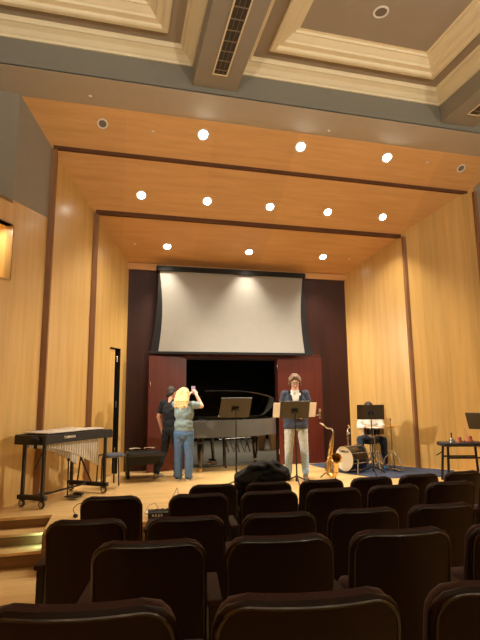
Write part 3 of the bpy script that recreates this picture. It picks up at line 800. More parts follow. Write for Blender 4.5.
bm = B(); tube(bm, [(0, .0, .12), (VL, .0, .12)], .013); tube(bm, [(0, -.05, .16), (.5, -.03, .12)], .008); link('long_brace', bm, M_BLK, t, smooth=True)
for pa, pb in (((VL-.05, -.12, .13), (VL-.25, .1, .8)), ((VL-.05, .14, .13), (VL-.3, -.15, .8)), ((.03, 0, .45), (.25, 0, .85))):
    bm = B(); tube(bm, [pa, pb], .011); link('cross_brace', bm, M_BLK, t, smooth=True)
bm = B(); box(bm, .5, .62, -.26, -.06, .03, .045, .003); box(bm, .66, .72, -.2, -.06, .03, .06, .003); tube(bm, [(.56, -.06, .04), (.60, -.02, .50)], .009); ell(bm, (.60, -.02, .5), (.02, .02, .025), seg=8); link('damper_pedal', bm, M_BLK, t)

# stool beside the vibraphone
t = thing('stool', 'small black stool with a blue-grey padded seat behind the vibraphone', 'stool', (-.12, 7.86, 0), .3)
bm = padmesh(.30, .27, .06, .05, rb=.06, edge_=.024); bmesh.ops.transform(bm, matrix=Matrix.Translation((0, -.14, .475)) @ Matrix.Rotation(-PI/2, 4, 'X') @ Matrix.Scale(-1, 4, (0, 0, 1)), verts=bm.verts[:])
link('seat', bm, mat('slate_vinyl', (72, 78, 92), rough=.5), t, smooth=True)
for sx in (-1, 1):
    for sy in (-1, 1):
        bm = B(); tube(bm, [(sx*.06, sy*.10, .45), (sx*.115, sy*.11, .44), (sx*.125, sy*.115, .40), (sx*.135, sy*.13, 0)], .011); link('leg', bm, M_BLK, t, smooth=True)

# ================================================================== tenor saxophone on stand
sx = thing('saxophone', 'gold tenor saxophone on a floor stand beside the bass drum', 'saxophone', (3.38, 7.32, 0), -.40)
sx.scale = (.95, .95, .95)
body = [(-.075, 0, .13), (-.07, 0, .2), (-.03, 0, .4), (.01, 0, .62), (.028, 0, .72)]
bm = B(); tube(bm, body, [.052, .05, .040, .030, .020], n=16); 
tube(bm, [(-.075, 0, .13), (-.07, -.02, .085), (-.03, -.04, .06), (.02, -.06, .075), (.045, -.07, .13)], [.045, .045, .045, .046, .046], n=16)
link('body_tube', bm, M_BRASS, sx, smooth=True)
bm = B(); tube(bm, [(.045, -.07, .13), (.055, -.075, .22), (.06, -.085, .30), (.065, -.125, .35), (.068, -.165, .36)], [.046, .05, .058, .072, .088], n=24, cap=False)
tube(bm, [(.068, -.165, .36), (.066, -.150, .356), (.06, -.11, .33), (.058, -.085, .26)], [.086, .070, .053, .043], n=24, cap=False)
link('bell', bm, M_BRASS, sx, smooth=True)
bm = B(); tube(bm, [(.028, 0, .72), (.035, 0, .78), (.01, 0, .83), (-.06, 0, .84), (-.10, 0, .87), (-.135, 0, .90)], [.016, .015, .014, .013, .012, .011], n=12); link('neck', bm, M_CHROME, sx, smooth=True)
bm = B(); tube(bm, [(-.125, 0, .892), (-.19, 0, .925)], [.015, .010], n=12); link('mouthpiece', bm, mat('mouthpiece_white', (225, 215, 200), rough=.3), sx, smooth=True)
random.seed(5)
for k in range(11):
    u = k/10; z = .20+.46*u; x = -.075+.09*u
    bm = B(); dd = Vector((-.4+.5*math.sin(k*2.1), -1, 0)).normalized()
    c = Vector((x, 0, z))+dd*.038; r_ = .024-.010*u
    lathe(bm, [(0, .008), (r_*.5, .009), (r_, .004), (r_, -.006), (0, -.006)], 14, axis_m(c, dd)); link('key_cup', bm, M_BRASS, sx, smooth=True)
bm = B(); tube(bm, [(-.105, -.03, .2), (-.02, -.03, .66)], .004, n=6); tube(bm, [(-.04, -.045, .18), (.03, -.035, .6)], .004, n=6); tube(bm, [(.0, -.1, .2), (.0, -.06, .45)], .004, n=6); link('key_rods', bm, M_BRASS, sx)
ss = thing('saxophone_stand', 'black folding stand holding the gold saxophone', 'stand', (3.38, 7.36, 0), -.4)
bm = B(); tube(bm, [(-.02, .05, .12), (.02, .07, .40)], .010); tube(bm, [(.02, .07, .40), (-.03, .05, .44)], .008); link('mast', bm, M_BLK, ss, smooth=True)
for a in (60, 180, 300):
    q = math.radians(a); bm = B(); tube(bm, [(-.02, .05, .14), (-.02+.16*math.cos(q), .05+.16*math.sin(q), .01)], .009); link('leg', bm, M_BLK, ss, smooth=True)

# ================================================================== rug + drum kit
bm = B(); prism(bm, [(3.62, 8.95), (3.78, 7.75), (4.15, 7.12), (5.25, 6.95), (5.75, 7.45), (5.25, 7.98), (4.6, 8.95)], .0, .008)
tag(link('rug', bm, mat('blue_grey_rug', (62, 70, 92), rough=.95, bump=.4, bscale=200, var=.12, vscale=40)), 'blue-grey rug under the drum kit', 'rug')
KD = thing('bass_drum', 'black bass drum with a white front head lying on the rug', 'drum', (3.82, 7.80, .010), 0)
ax = Vector((.94, .36, 0)).normalized(); rB = .215; dB = .40
mB = axis_m((0, 0, rB+.012), ax)
bm = B(); lathe(bm, [(rB*.97, .02), (rB*.985, .02), (rB*.985, dB-.02), (rB*.97, dB-.02)], 40, mB); link('shell', bm, M_PIANO, KD, smooth=True)
for z_ in (0, dB-.03):
    bm = B(); lathe(bm, [(rB*.97, z_), (rB*1.02, z_), (rB*1.02, z_+.035), (rB*.97, z_+.035), (rB*.97, z_)], 40, mB); link('hoop', bm, M_PIANO if z_ == 0 else M_CHROME, KD, smooth=True)
bm = B(); lathe(bm, [(0, .012), (rB*.97, .012)], 40, mB)
lathe(bm, [(0, .016), (rB*.97, .016)], 40, mB); hd = link('front_head', bm, M_WHITE, KD)
rx = Vector((-ax.y, ax.x, 0))  # image-right when looking along +ax is -left
mt = Matrix(((ax.y, 0, -ax.x, 0), (-ax.x, 0, -ax.y, 0), (0, 1, 0, 0), (0, 0, 0, 1)))
mt = Matrix.Translation(Vector((0, 0, rB+.012+.12))+ax*.008) @ mt
text_mesh('lettering', 'YAMAHA', .052, M_BLKM, hd, mt, depth=.0012)
for k in range(8):
    a = k*PI/4+.3; bm = B(); p = Vector((math.cos(a)*rB*1.01, math.sin(a)*rB*1.01, 0))
    tube(bm, [p+Vector((0, 0, .0)), p+Vector((0, 0, dB))], .006, n=8)
    tube(bm, [p+Vector((0, 0, .11)), p+Vector((0, 0, .17))], .013, n=8); tube(bm, [p+Vector((0, 0, .2)), p+Vector((0, 0, .26))], .013, n=8)
    bmesh.ops.transform(bm, matrix=mB, verts=bm.verts[:]); link('tension_rod', bm, M_CHROME, KD, smooth=True)
for s in (-1, 1):
    sd = Vector((-ax.y, ax.x, 0))*s; c = ax*.08+Vector((0, 0, rB))
    bm = B(); tube(bm, [c+sd*rB*.97, c+sd*(rB+.03)+Vector((0, 0, .01)), sd*(rB+.10)+Vector((0, 0, .0))-ax*.02], .011); link('spur', bm, M_CHROME, KD, smooth=True)
bm = B(); c = ax*.12+Vector((0, 0, 2*rB)); tube(bm, [c, c+Vector((0, 0, .30))], .012); tube(bm, [c+Vector((0, 0, .12)), c+Vector((0, 0, .16))], .024); tube(bm, [c+Vector((0, 0, .29)), c+Vector((.03, -.03, .33)), c+Vector((.0, -.03, .37))], .014); tube(bm, [c+Vector((-.03, 0, .20)), c+Vector((.04, 0, .22))], .016); ell(bm, c+Vector((0, 0, .25)), (.022, .022, .022), seg=10)
link('tom_mount', bm, M_CHROME, KD, smooth=True)
# snare
t = thing('snare_drum', 'black snare drum with chrome rims on a low tripod, between the drummer\'s knees', 'drum', (4.55, 8.02, .008))
bm = B(); lathe(bm, [(.165, .60), (.165, .72)], 32); link('shell', bm, M_PIANO, t, smooth=True)
for z in (.60, .715):
    bm = B(); lathe(bm, [(.163, z-.008), (.174, z-.008), (.174, z+.012), (.163, z+.012)], 32); link('hoop', bm, M_CHROME, t, smooth=True)
bm = B(); lathe(bm, [(0, .722), (.164, .72)], 32); link('drumhead', bm, M_WHITE, t)
for k in range(8):
    a = k*PI/4+.2; bm = B(); tube(bm, [(.171*math.cos(a), .171*math.sin(a), .60), (.171*math.cos(a), .171*math.sin(a), .72)], .007, n=8); link('lug', bm, M_CHROME, t, smooth=True)
bm = B(); tube(bm, [(0, 0, .12), (0, 0, .56)], .013)
for k in range(3):
    a = k*2*PI/3+.5; d = Vector((math.cos(a), math.sin(a), 0)); tube(bm, [Vector((0, 0, .30)), d*.2], .010); tube(bm, [Vector((0, 0, .52)), d*.15+Vector((0, 0, .585))], .010)
link('tripod', bm, M_CHROME, t, smooth=True)
# hi-hat
t = thing('hi_hat', 'pair of brass cymbals on a chrome hi-hat stand at the drummer\'s left', 'cymbals', (4.73, 7.74, .008))
bm = B(); tube(bm, [(0, 0, .08), (0, 0, .90)], .010); tube(bm, [(0, 0, .3), (0, 0, .5)], .016); ell(bm, (0, 0, .88), (.02, .02, .02), seg=8); link('rod', bm, M_CHROME, t, smooth=True)
for k in range(3):
    a = k*2*PI/3+.9; d = Vector((math.cos(a), math.sin(a), 0)); bm = B(); tube(bm, [Vector((0, 0, .34)), d*.14+Vector((0, 0, .22)), d*.22+Vector((0, 0, .012))], .010); link('leg', bm, M_CHROME, t, smooth=True)
bm = B(); box(bm, -.04, .04, -.22, .02, .015, .035, .004); link('pedal', bm, M_CHROME, t)
for z, s in ((.77, 1), (.75, -1)):
    bm = B(); lathe(bm, [(.012, z+s*.02), (.04, z+s*.016), (.05, z+s*.01), (.165, z)], 32); link('cymbal', bm, M_BRASS, t, smooth=True)
# tangle of low stands by the bass drum
t = thing('cymbal_stand', 'chrome collapsed hardware stand between the snare and bass drum', 'stand', (4.46, 7.76, .008))
bm = B(); tube(bm, [(0, 0, .08), (.0, 0, .48)], .012); tube(bm, [(0, 0, .25), (.0, 0, .32)], .018); link('rod', bm, M_CHROME, t, smooth=True)
for k in range(3):
    a = k*2*PI/3+.1; d = Vector((math.cos(a), math.sin(a), 0)); bm = B(); tube(bm, [Vector((0, 0, .36)), d*.2], .010); tube(bm, [Vector((0, 0, .12)), d*.12+Vector((0, 0, .17))], .008); link('leg', bm, M_CHROME, t, smooth=True)
t = thing('drum_throne', 'black padded drum throne under the drummer', 'stool', (4.72, 8.48, .0))
bm = B(); lathe(bm, [(0, .46), (.14, .46), (.16, .44), (.16, .41), (.14, .395), (0, .395)], 28); link('seat', bm, M_BLKM, t, smooth=True)
bm = B(); tube(bm, [(0, 0, .08), (0, 0, .4)], .016)
for k in range(3):
    a = k*2*PI/3+.4; d = Vector((math.cos(a), math.sin(a), 0)); tube(bm, [Vector((0, 0, .25)), d*.2+Vector((0, 0, .01))], .011)
link('tripod', bm, M_CHROME, t, smooth=True)

# ================================================================== small table with clay pots
TB = thing('percussion_table', 'small black padded-top table in front of the right-hand wall', 'table', (5.22, 6.55, 0), -.28)
TZ = .585
bm = B(); box(bm, -.33, .33, -.16, .16, TZ-.055, TZ, .014); link('table_top', bm, mat('dark_slate_top', (40, 42, 46), rough=.55), TB, smooth=True)
for s in (-1, 1):
    for q in (-1, 1):
        bm = B(); tube(bm, [(s*.25, q*.10, TZ-.05), (s*.285, q*.13, 0)], .02, n=8); link('leg', bm, M_BLK, TB)
bm = B(); tube(bm, [(-.26, -.11, .36), (.26, -.11, .36)], .014, n=8); tube(bm, [(-.26, .11, .36), (.26, .11, .36)], .014, n=8); tube(bm, [(-.25, .1, .44), (-.37, .08, .38)], .008, n=6); link('stretcher', bm, M_BLK, TB)
TM = Matrix.Translation((5.22, 6.55, 0)) @ Matrix.Rotation(-.28, 4, 'Z')
CLAY = mat('terracotta', (206, 132, 96), rough=.75, var=.08)
def pot(lx, r, h, label, saucer):
    p = TM @ Vector((lx, 0, TZ)); z0 = 0
    t = thing('clay_pot', label, 'pot', tuple(p), 0, 'clay flower pots')
    if saucer:
        bm = B(); lathe(bm, [(0, 0), (r*1.15, 0), (r*1.35, .022), (r*1.28, .024), (r*1.05, .008), (0, .008)], 24); link('saucer', bm, CLAY, t, smooth=True); z0 = .01
    bm = B(); lathe(bm, [(0, h+z0), (r*.72, h+z0), (r*.8, h*.35+z0), (r*.98, h*.34+z0), (r, z0), (0, z0)], 24); link('pot_body', bm, CLAY, t, smooth=True)
    return t, p
pot(-.04, .055, .08, 'small plain upturned clay pot in the middle of the black table', False)
_, pp = pot(.12, .06, .085, 'larger clay pot on a saucer with a stick, right end of the black table', True)
bm = B(); tube(bm, [(pp.x-.03, pp.y, pp.z+.095), (pp.x-.06, pp.y+.0, pp.z+.20)], .006, n=8); ell(bm, (pp.x-.062, pp.y, pp.z+.21), (.012, .012, .016), seg=10)
tag(link('mallet', bm, mat('mallet_wood', (214, 170, 110), rough=.5), smooth=True), 'pale wooden mallet standing on the larger clay pot', 'mallet')
hb = TM @ Vector((-.145, 0, TZ))
t = thing('hand_bell', 'small grey hand bell with dark handle, left on the black table', 'bell', tuple(hb))
bm = B(); lathe(bm, [(.05, 0), (.045, .02), (.03, .05), (.018, .062), (0, .064), ], 20); link('bell_cup', bm, mat('pewter', (150, 150, 148), rough=.3, metal=.8), t, smooth=True)
bm = B(); lathe(bm, [(0, .06), (.010, .062), (.008, .10), (.013, .13), (.008, .145), (0, .147)], 12); link('handle', bm, M_BLK, t, smooth=True)

# ================================================================== stage-edge box, cables and floor clutter
t = thing('stage_box', 'black cable box with white lettering on the front edge of the stage', 'box', (.52, 5.66, 0), -.05)
bm = B(); box(bm, -.16, .16, -.09, .09, 0, .075, .006); link('box_body', bm, M_BLK, t)
text_mesh('lettering', 'A K E R', .036, M_WHITE, t, Matrix.Translation((-.06, -.0915, .045)) @ Matrix.Rotation(PI/2, 4, 'X'))
for k in range(5):
    bm = B(); x = -.12+k*.06; tube(bm, [(x, 0, .075), (x, 0, .095)], .014); link('socket', bm, M_CHROME, t, smooth=True)
for (x, y, w_, d_, z, q) in ((.40, 5.87, .12, .08, .0, 'small white power strip left of the cable box'), (.66, 5.9, .2, .12, .0, 'white cable tray right behind the cable box')):
    bm = B(); box(bm, -w_/2, w_/2, -d_/2, d_/2, 0, .03, .006)
    for k in range(4): box(bm, -w_/2+.02+k*w_/4.5, -w_/2+.035+k*w_/4.5, -d_/2+.01, d_/2-.01, .03, .036)
    o = link('power_strip', bm, M_WHITE, None); o.location = (x, y, z); o.rotation_euler = (0, 0, .1); tag(o, q, 'power strip')
def cable(name, pts, r, m, label):
    bm = B(); P = [Vector(p) for p in pts]; out = []
    for i in range(len(P)-1):
        a, b, c, d = P[max(i-1, 0)], P[i], P[i+1], P[min(i+2, len(P)-1)]
        for k in range(6):
            s = k/6; out.append(.5*((2*b)+(c-a)*s+(2*a-5*b+4*c-d)*s*s+(3*b-a-3*c+d)*s**3))
    out.append(P[-1]); tube(bm, out, r, n=8); return tag(link(name, bm, m, smooth=True), label, 'cable')
M_CAB = mat('grey_cable', (120, 112, 100), rough=.5)
cable('cable', [(.62, 5.9, .03), (.63, 5.92, .10), (.70, 6.0, .2), (.73, 6.02, .24), (.74, 6.0, .12), (.72, 5.95, .03)], .0035, M_CAB, 'thin grey cable looping up from the white tray on the stage edge')
cable('cable', [(.34, 5.85, .02), (.38, 5.9, .08), (.46, 5.95, .09), (.5, 5.9, .03)], .003, M_CAB, 'thin grey cable arched over the small white power strip')
cable('cable', [(-.43, 5.93, .03), (-.46, 6.0, .08), (-.4, 6.02, .13), (-.3, 5.98, .11), (-.24, 5.9, .05), (-.22, 5.8, .015)], .004, M_BLK, 'black cable loop on the stage floor near the steps')
bm = B(); ell(bm, (-.43, 5.93, .022), (.028, .022, .022), seg=12); tube(bm, [(-.22, 5.8, .015), (-.2, 5.72, .012)], .011)
tag(link('clip_microphone', bm, M_BLK, smooth=True), 'small black clip microphone at the end of the cable loop near the steps', 'microphone')

# ================================================================== PEOPLE
def V(*a): return Vector(a)
def hand(bm, wrist, dirv, palm_n, s=1.0, curl=.5, thumb=1):
    """palm plus five separate bent fingers"""
    d = Vector(dirv).normalized(); n = Vector(palm_n); n = (n-d*n.dot(d)).normalized(); sd = d.cross(n)*thumb
    w0 = Vector(wrist)
    for k in (-1, 0, 1): cap(bm, w0+sd*.016*k*s, w0+d*.075*s+sd*.022*k*s, .014*s, .012*s, n=8)
    for k, ln in enumerate((.066, .075, .070, .054)):
        b0 = w0+d*.078*s+sd*(.030-.020*k)*s
        d1 = (d+n*curl*.5).normalized(); d2 = (d+n*curl*1.6).normalized(); d3 = (d*.3+n*curl*2.2).normalized()
        p1_ = b0+d1*ln*.45*s; p2_ = p1_+d2*ln*.32*s; p3_ = p2_+d3*ln*.25*s
        cap(bm, b0, p1_, .0095*s, .009*s, n=8); cap(bm, p1_, p2_, .009*s, .0085*s, n=8); cap(bm, p2_, p3_, .0085*s, .0075*s, n=8)
    t0 = w0+d*.02*s+sd*.028*s; t1 = t0+(d*.6+sd*.7+n*.2).normalized()*.036*s; t2 = t1+(d*.9+sd*.15+n*.4).normalized()*.03*s
    cap(bm, t0, t1, .013*s, .011*s, n=8); cap(bm, t1, t2, .011*s, .009*s, n=8)
def head_shape(bm, c, Rm, s=1.0):
    """skull, jaw, nose, brow, ears: local -y is the face"""
    P = lambda x, y, z: Vector(c)+Rm @ Vector((x*s, y*s, z*s))
    ell(bm, P(0, .012, .03), (.077*s, .094*s, .092*s), Rm); ell(bm, P(0, -.018, -.035), (.060*s, .068*s, .075*s), Rm)
    ell(bm, P(0, -.055, -.085), (.028*s, .026*s, .022*s), Rm)
    cap(bm, P(0, -.086, .012), P(0, -.106, -.026), .009*s, .014*s, n=8)
    for q in (-1, 1):
        ell(bm, P(q*.079, .01, -.008), (.010*s, .020*s, .032*s), Rm, seg=12)
        ell(bm, P(q*.038, -.068, -.03), (.024*s, .018*s, .022*s), Rm, seg=12)
    ell(bm, P(0, -.078, .036), (.052*s, .014*s, .012*s), Rm, seg=12)
    return P
def face_bits(body, P, Rm, s, lip=(176, 92, 80)):
    for q in (-1, 1):
        bm = B(); ell(bm, P(q*.031, -.082, .012), (.014*s, .008*s, .008*s), Rm, seg=12); e = link('eye', bm, M_WHITE, body, smooth=True)
        bm = B(); ell(bm, P(q*.031, -.089, .012), (.006*s, .003*s, .006*s), Rm, seg=8); link('iris', bm, M_BLK, e, smooth=True)
        bm = B(); cap(bm, P(q*.018, -.090, .034), P(q*.046, -.082, .035), .004*s, .003*s, n=6); link('eyebrow', bm, mat('brow', (92, 66, 44)), body, smooth=True)
    bm = B(); cap(bm, P(-.020, -.080, -.056), P(0, -.088, -.054), .005*s, .0065*s, n=8); cap(bm, P(0, -.088, -.054), P(.020, -.080, -.056), .0065*s, .005*s, n=8); link('mouth', bm, mat('lip', lip, rough=.45), body, smooth=True)
def shoe(bm, ankle, heading, s=1.0, L_=.25):
    a = Vector(ankle); d = Vector((math.cos(heading), math.sin(heading), 0)); sd = Vector((-d.y, d.x, 0)); g = Vector((a.x, a.y, 0))
    rot = Matrix.Rotation(heading, 3, 'Z')
    ell(bm, g-d*.025*s+V(0, 0, .045*s+ (a.z-.085*s)), (.055*s, .042*s, .045*s), rot); ell(bm, g+d*.05*s+V(0, 0, .042*s+(a.z-.085*s)), (.085*s, .042*s, .04*s), rot)
    ell(bm, g+d*.125*s+V(0, 0, .030*s+(a.z-.085*s)), (.065*s, .047*s, .028*s), rot)
def sole(bm, ankle, heading, s=1.0):
    a = Vector(ankle); m = Matrix.Translation((a.x, a.y, a.z-.085*s)) @ Matrix.Rotation(heading, 4, 'Z')
    pts = [(-.075, -.03), (-.08, 0), (-.075, .03), (-.02, .04), (.08, .042), (.15, .046), (.185, .025), (.19, 0), (.185, -.025), (.15, -.046), (.08, -.042), (-.02, -.04)]
    k0 = len(bm.verts); prism(bm, [(x*s, y*s) for x, y in pts], 0.001, .018*s); bm.verts.ensure_lookup_table()
    bmesh.ops.transform(bm, matrix=m, verts=bm.verts[k0:])
R3 = lambda a, ax_: Matrix.Rotation(math.radians(a), 3, ax_)

# --- man in a blazer (faces the audience, local -y)
man = thing('person', 'man in navy blazer, white shirt and faded jeans reading at a music stand', 'person', (2.81, 7.42, 0), -.30)
FN = -PI/2
hip, kn, an = .87, .47, .09
lh, rh = V(.095, 0, hip), V(-.095, 0, hip)
lk, rk = V(.125, -.015, kn), V(-.125, -.02, kn)
la, ra = V(.135, .01, an), V(-.135, .0, an)
ls, rs_ = V(.175, .01, 1.36), V(-.175, .01, 1.36)
le, re = V(.245, .03, 1.09), V(-.245, .02, 1.09)
lw, rw = V(.07, -.20, .985), V(-.12, -.25, 1.06)
Hc_ = V(0, -.045, 1.545); Rm = R3(26, 'X')
bm = B()
ell(bm, (0, 0, .93), (.15, .10, .13)); ell(bm, (0, 0, 1.22), (.155, .10, .2)); cap(bm, (0, .01, 1.36), (0, -.02, 1.49), .062, .055)
for a, b, c in ((lh, lk, la), (rh, rk, ra)): chain(bm, [a, b, c], [.078, .052, .036])
for a, b, c in ((ls, le, lw), (rs_, re, rw)): chain(bm, [a, b, c], [.052, .042, .028])
hand(bm, lw, (-.9, -.35, -.05), (0, .2, 1), .92, .8, thumb=1); hand(bm, rw, (.5, -.6, .1), (0, .3, 1), .92, .8, thumb=-1)
for a in (la, ra): ell(bm, a+V(0, -.05, -.05), (.04, .1, .035))
P = head_shape(bm, Hc_, Rm, .98)
body = remeshed('body', bm, M_SKIN, man, vox=.008, smooth=1)
face_bits(man, P, Rm, .98)
# shirt
bm = B(); ell(bm, (0, -.012, 1.22), (.150, .112, .22)); ell(bm, (0, -.01, 1.33), (.075, .075, .09)); ell(bm, (0, -.0, .98), (.155, .108, .12)); cap(bm, (0, .01, 1.37), (0, -.005, 1.405), .066, .060)
remeshed('shirt', bm, mat('white_shirt', (232, 228, 216), rough=.8), man, vox=.012, smooth=3, wrinkle=.006)
bm = B(); 
for q in (-1, 1):
    v_ = [bm.verts.new(p) for p in ((q*.010, -.100, 1.375), (q*.052, -.055, 1.435), (q*.062, -.06, 1.405), (q*.040, -.112, 1.355))]; bm.faces.new(v_)
bmesh.ops.solidify(bm, geom=bm.faces[:], thickness=.006); link('collar', bm, mat('white_shirt', (0, 0, 0)), man)
# trousers: beige-washed above, pale blue below: one pair of faded jeans
jn = bpy.data.materials.new('faded_jeans'); jn.use_nodes = True; nt = jn.node_tree; pb = nt.nodes['Principled BSDF']; pb.inputs['Roughness'].default_value = .9
tc = nt.nodes.new('ShaderNodeTexCoord'); sp_ = nt.nodes.new('ShaderNodeSeparateXYZ'); nt.links.new(tc.outputs['Object'], sp_.inputs[0])
nz = nt.nodes.new('ShaderNodeTexNoise'); nz.inputs['Scale'].default_value = 9; nt.links.new(tc.outputs['Object'], nz.inputs[0])
ad = nt.nodes.new('ShaderNodeMath'); ad.operation = 'MULTIPLY_ADD'; nt.links.new(nz.outputs[0], ad.inputs[0]); ad.inputs[1].default_value = .3; nt.links.new(sp_.outputs[2], ad.inputs[2])
cr = nt.nodes.new('ShaderNodeValToRGB'); nt.links.new(ad.outputs[0], cr.inputs[0])
cr.color_ramp.elements[0].position = .45; cr.color_ramp.elements[0].color = (*lin((150, 178, 208)), 1); cr.color_ramp.elements[1].position = .68; cr.color_ramp.elements[1].color = (*lin((176, 180, 174)), 1)
nt.links.new(cr.outputs[0], pb.inputs['Base Color'])
bm = B(); ell(bm, (0, .005, .90), (.165, .115, .12))
for a, b, c in ((lh, lk, la), (rh, rk, ra)): chain(bm, [a, b, c+V(0, 0, .03)], [.094, .068, .056])
remeshed('trousers', bm, jn, man, vox=.010, smooth=3, wrinkle=.008, wscale=22)
for a in (la, ra):
    bm = B(); shoe(bm, a, FN, 1.0); remeshed('shoe', bm, mat('brown_shoe', (96, 80, 64), rough=.5), man, vox=.010, smooth=2)
# blazer: open front
bm = B(); ell(bm, (0, .01, 1.21), (.19, .135, .215)); ell(bm, (0, .01, .98), (.185, .135, .19)); cap(bm, (-.075, .01, .86), (.075, .01, .86), .135, .135); cap(bm, (-.075, .01, .96), (.075, .01, .96), .135, .135); cap(bm, ls+V(-.03, 0, -.005), rs_+V(.03, 0, -.005), .056, .056)
for a, b, c in ((ls, le, lw), (rs_, re, rw)): chain(bm, [a, b, c+(b-c).normalized()*.03], [.060, .052, .042])
bz = remeshed('blazer', bm, mat('navy_blazer', (58, 66, 84), rough=.85, bump=.2, bscale=300), man, vox=.012, smooth=3, wrinkle=.012)
from mathutils.bvhtree import BVHTree
bmx = bmesh.new(); bmx.from_mesh(bz.data); LB = BVHTree.FromBMesh(bmx)
VWF = lambda z: .036+.034*max(0, min(1, (z-1.03)/.32))
kill = []
for f_ in bmx.faces:
    c = f_.calc_center_median()
    if c.y < -.03 and c.z > .98:
        vw = VWF(c.z)
        if abs(c.x) < vw: kill.append(f_)
    if c.z < .80: kill.append(f_)
    if c.z > 1.405 and abs(c.x) < .085: kill.append(f_)
bmesh.ops.delete(bmx, geom=list(set(kill)), context='FACES')
bmesh.ops.solidify(bmx, geom=bmx.faces[:], thickness=.006)
bmx.to_mesh(bz.data); bmx.free()
for q in (-1, 1):
    bm = B(); prev = None
    for k in range(9):
        z = 1.05+.36*k/8; vw = VWF(z)
        ww = .018+.030*math.sin(PI*min(1, k/8*.62+.1)); row = []
        for x in (vw-.008, vw+ww*.5, vw+ww):
            h_ = LB.ray_cast(V(q*x, -.5, z), V(0, 1, 0))[0]; yy = h_.y if h_ else -.05
            row.append(bm.verts.new((q*x, yy-.007, z)))
        if prev:
            for i in range(2): bm.faces.new((prev[i], prev[i+1], row[i+1], row[i]))
        prev = row
    bmesh.ops.solidify(bm, geom=bm.faces[:], thickness=.005); link('lapel', bm, mat('navy_lapel', (48, 55, 72), rough=.8), man)
# hair
bm = B(); Q = lambda x, y, z: Hc_+Rm @ V(x, y, z)
ell(bm, Q(0, .028, .05), (.090, .098, .090), Rm)
for q in (-1, 1):
    cap(bm, Q(q*.075, -.015, .06), Q(q*.088, .0, -.045), .026, .020); cap(bm, Q(q*.07, .05, .04), Q(q*.07, .06, -.07), .035, .025)
    cap(bm, Q(q*.02, -.05, .115), Q(q*.07, -.062, .055), .024, .016)
cap(bm, Q(-.04, .08, .0), Q(.04, .08, -.08), .05, .035)
remeshed('hair', bm, mat('brown_hair', (112, 88, 68), rough=.6, var=.2, vscale=60), man, vox=.009, smooth=2, wrinkle=.006, wscale=30)
bm = B()
for q in (-1, 1):
    pts = [Q(q*.031+.022*math.cos(a), -.102, .010+.017*math.sin(a)) for a in [k*PI/6 for k in range(13)]]; tube(bm, pts, .0022, n=6)
    tube(bm, [Q(q*.053, -.102, .014), Q(q*.08, -.03, .012), Q(q*.083, .01, .006)], .002, n=6)
tube(bm, [Q(-.01, -.103, .013), Q(.01, -.103, .013)], .0022, n=6)
link('glasses', bm, M_BLK, man)

# --- woman from behind, arms raised
wo = thing('person', 'woman with long blonde hair in grey-green T-shirt and blue jeans, arms raised', 'person', (1.06, 7.95, 0), PI-.42)
wo.scale = (.88,)*3
lh, rh = V(.09, 0, .84), V(-.09, 0, .84); lk, rk = V(.10, -.02, .46), V(-.10, -.01, .46); la, ra = V(.10, .02, .09), V(-.10, .02, .09)
ls, rs_ = V(.165, .0, 1.36), V(-.165, .0, 1.36)
# local -y = facing; local +x = her left... after turning, her right (-x local) is image right
le, re = V(.18, -.24, 1.30), V(-.28, -.20, 1.33); lw, rw = V(.0, -.30, 1.50), V(-.16, -.28, 1.54)
Hc_ = V(0, -.02, 1.545); Rm = R3(4, 'X') @ R3(-14, 'Z')
bm = B(); ell(bm, (0, .01, .90), (.165, .125, .14)); ell(bm, (0, 0, 1.2), (.155, .115, .22)); cap(bm, (0, .01, 1.36), (0, -.01, 1.48), .055, .048)
for a, b, c in ((lh, lk, la), (rh, rk, ra)): chain(bm, [a, b, c], [.085, .058, .038])
for a, b, c in ((ls, le, lw), (rs_, re, rw)): chain(bm, [a, b, c], [.056, .047, .028])
hand(bm, lw, (-.35, -.1, .9), (-.7, -.5, 0), .95, .9, thumb=1); hand(bm, rw, (.35, -.1, .9), (.7, -.5, 0), .95, .9, thumb=-1)
for a in (la, ra): ell(bm, a+V(0, -.05, -.05), (.04, .1, .035))
P = head_shape(bm, Hc_, Rm, .96)
remeshed('body', bm, M_SKIN, wo, vox=.008, smooth=1)
face_bits(wo, P, Rm, .96)
bm = B(); ell(bm, (0, .0, 1.20), (.185, .145, .23)); ell(bm, (0, .01, .99), (.185, .15, .16)); ell(bm, (0, .01, .90), (.18, .145, .08)); cap(bm, ls+V(-.02, .0, -.01), rs_+V(.02, .0, -.01), .07, .07)
cap(bm, ls, ls.lerp(le, .55), .072, .066); cap(bm, rs_, rs_.lerp(re, .55), .072, .066); cap(bm, (0, .01, 1.37), (0, .0, 1.42), .075, .066)
remeshed('t_shirt', bm, mat('grey_green_tee', (124, 142, 144), rough=.9), wo, vox=.012, smooth=3, wrinkle=.014, wscale=11)
JB = mat('blue_jeans', (84, 116, 158), rough=.9, var=.22, vscale=7)
bm = B(); ell(bm, (0, .02, .84), (.172, .14, .13))
for a, b, c in ((lh, lk, la), (rh, rk, ra)): chain(bm, [a, b, c+V(0, 0, -.02)], [.105, .082, .072])
tr = remeshed('jeans', bm, JB, wo, vox=.012, smooth=3, wrinkle=.008, wscale=22)
for a in (la, ra):
    bm = B(); shoe(bm, a, FN, .95); s_ = remeshed('shoe', bm, mat('dark_shoe', (52, 50, 54), rough=.6), wo, vox=.010, smooth=2)
    bm = B(); sole(bm, a, FN, 1.0); link('sole', bm, M_WHITE, s_)
bm = B(); Q = lambda x, y, z: Hc_+Rm @ V(x, y, z)
ell(bm, Q(0, .03, .03), (.108, .115, .108), Rm)
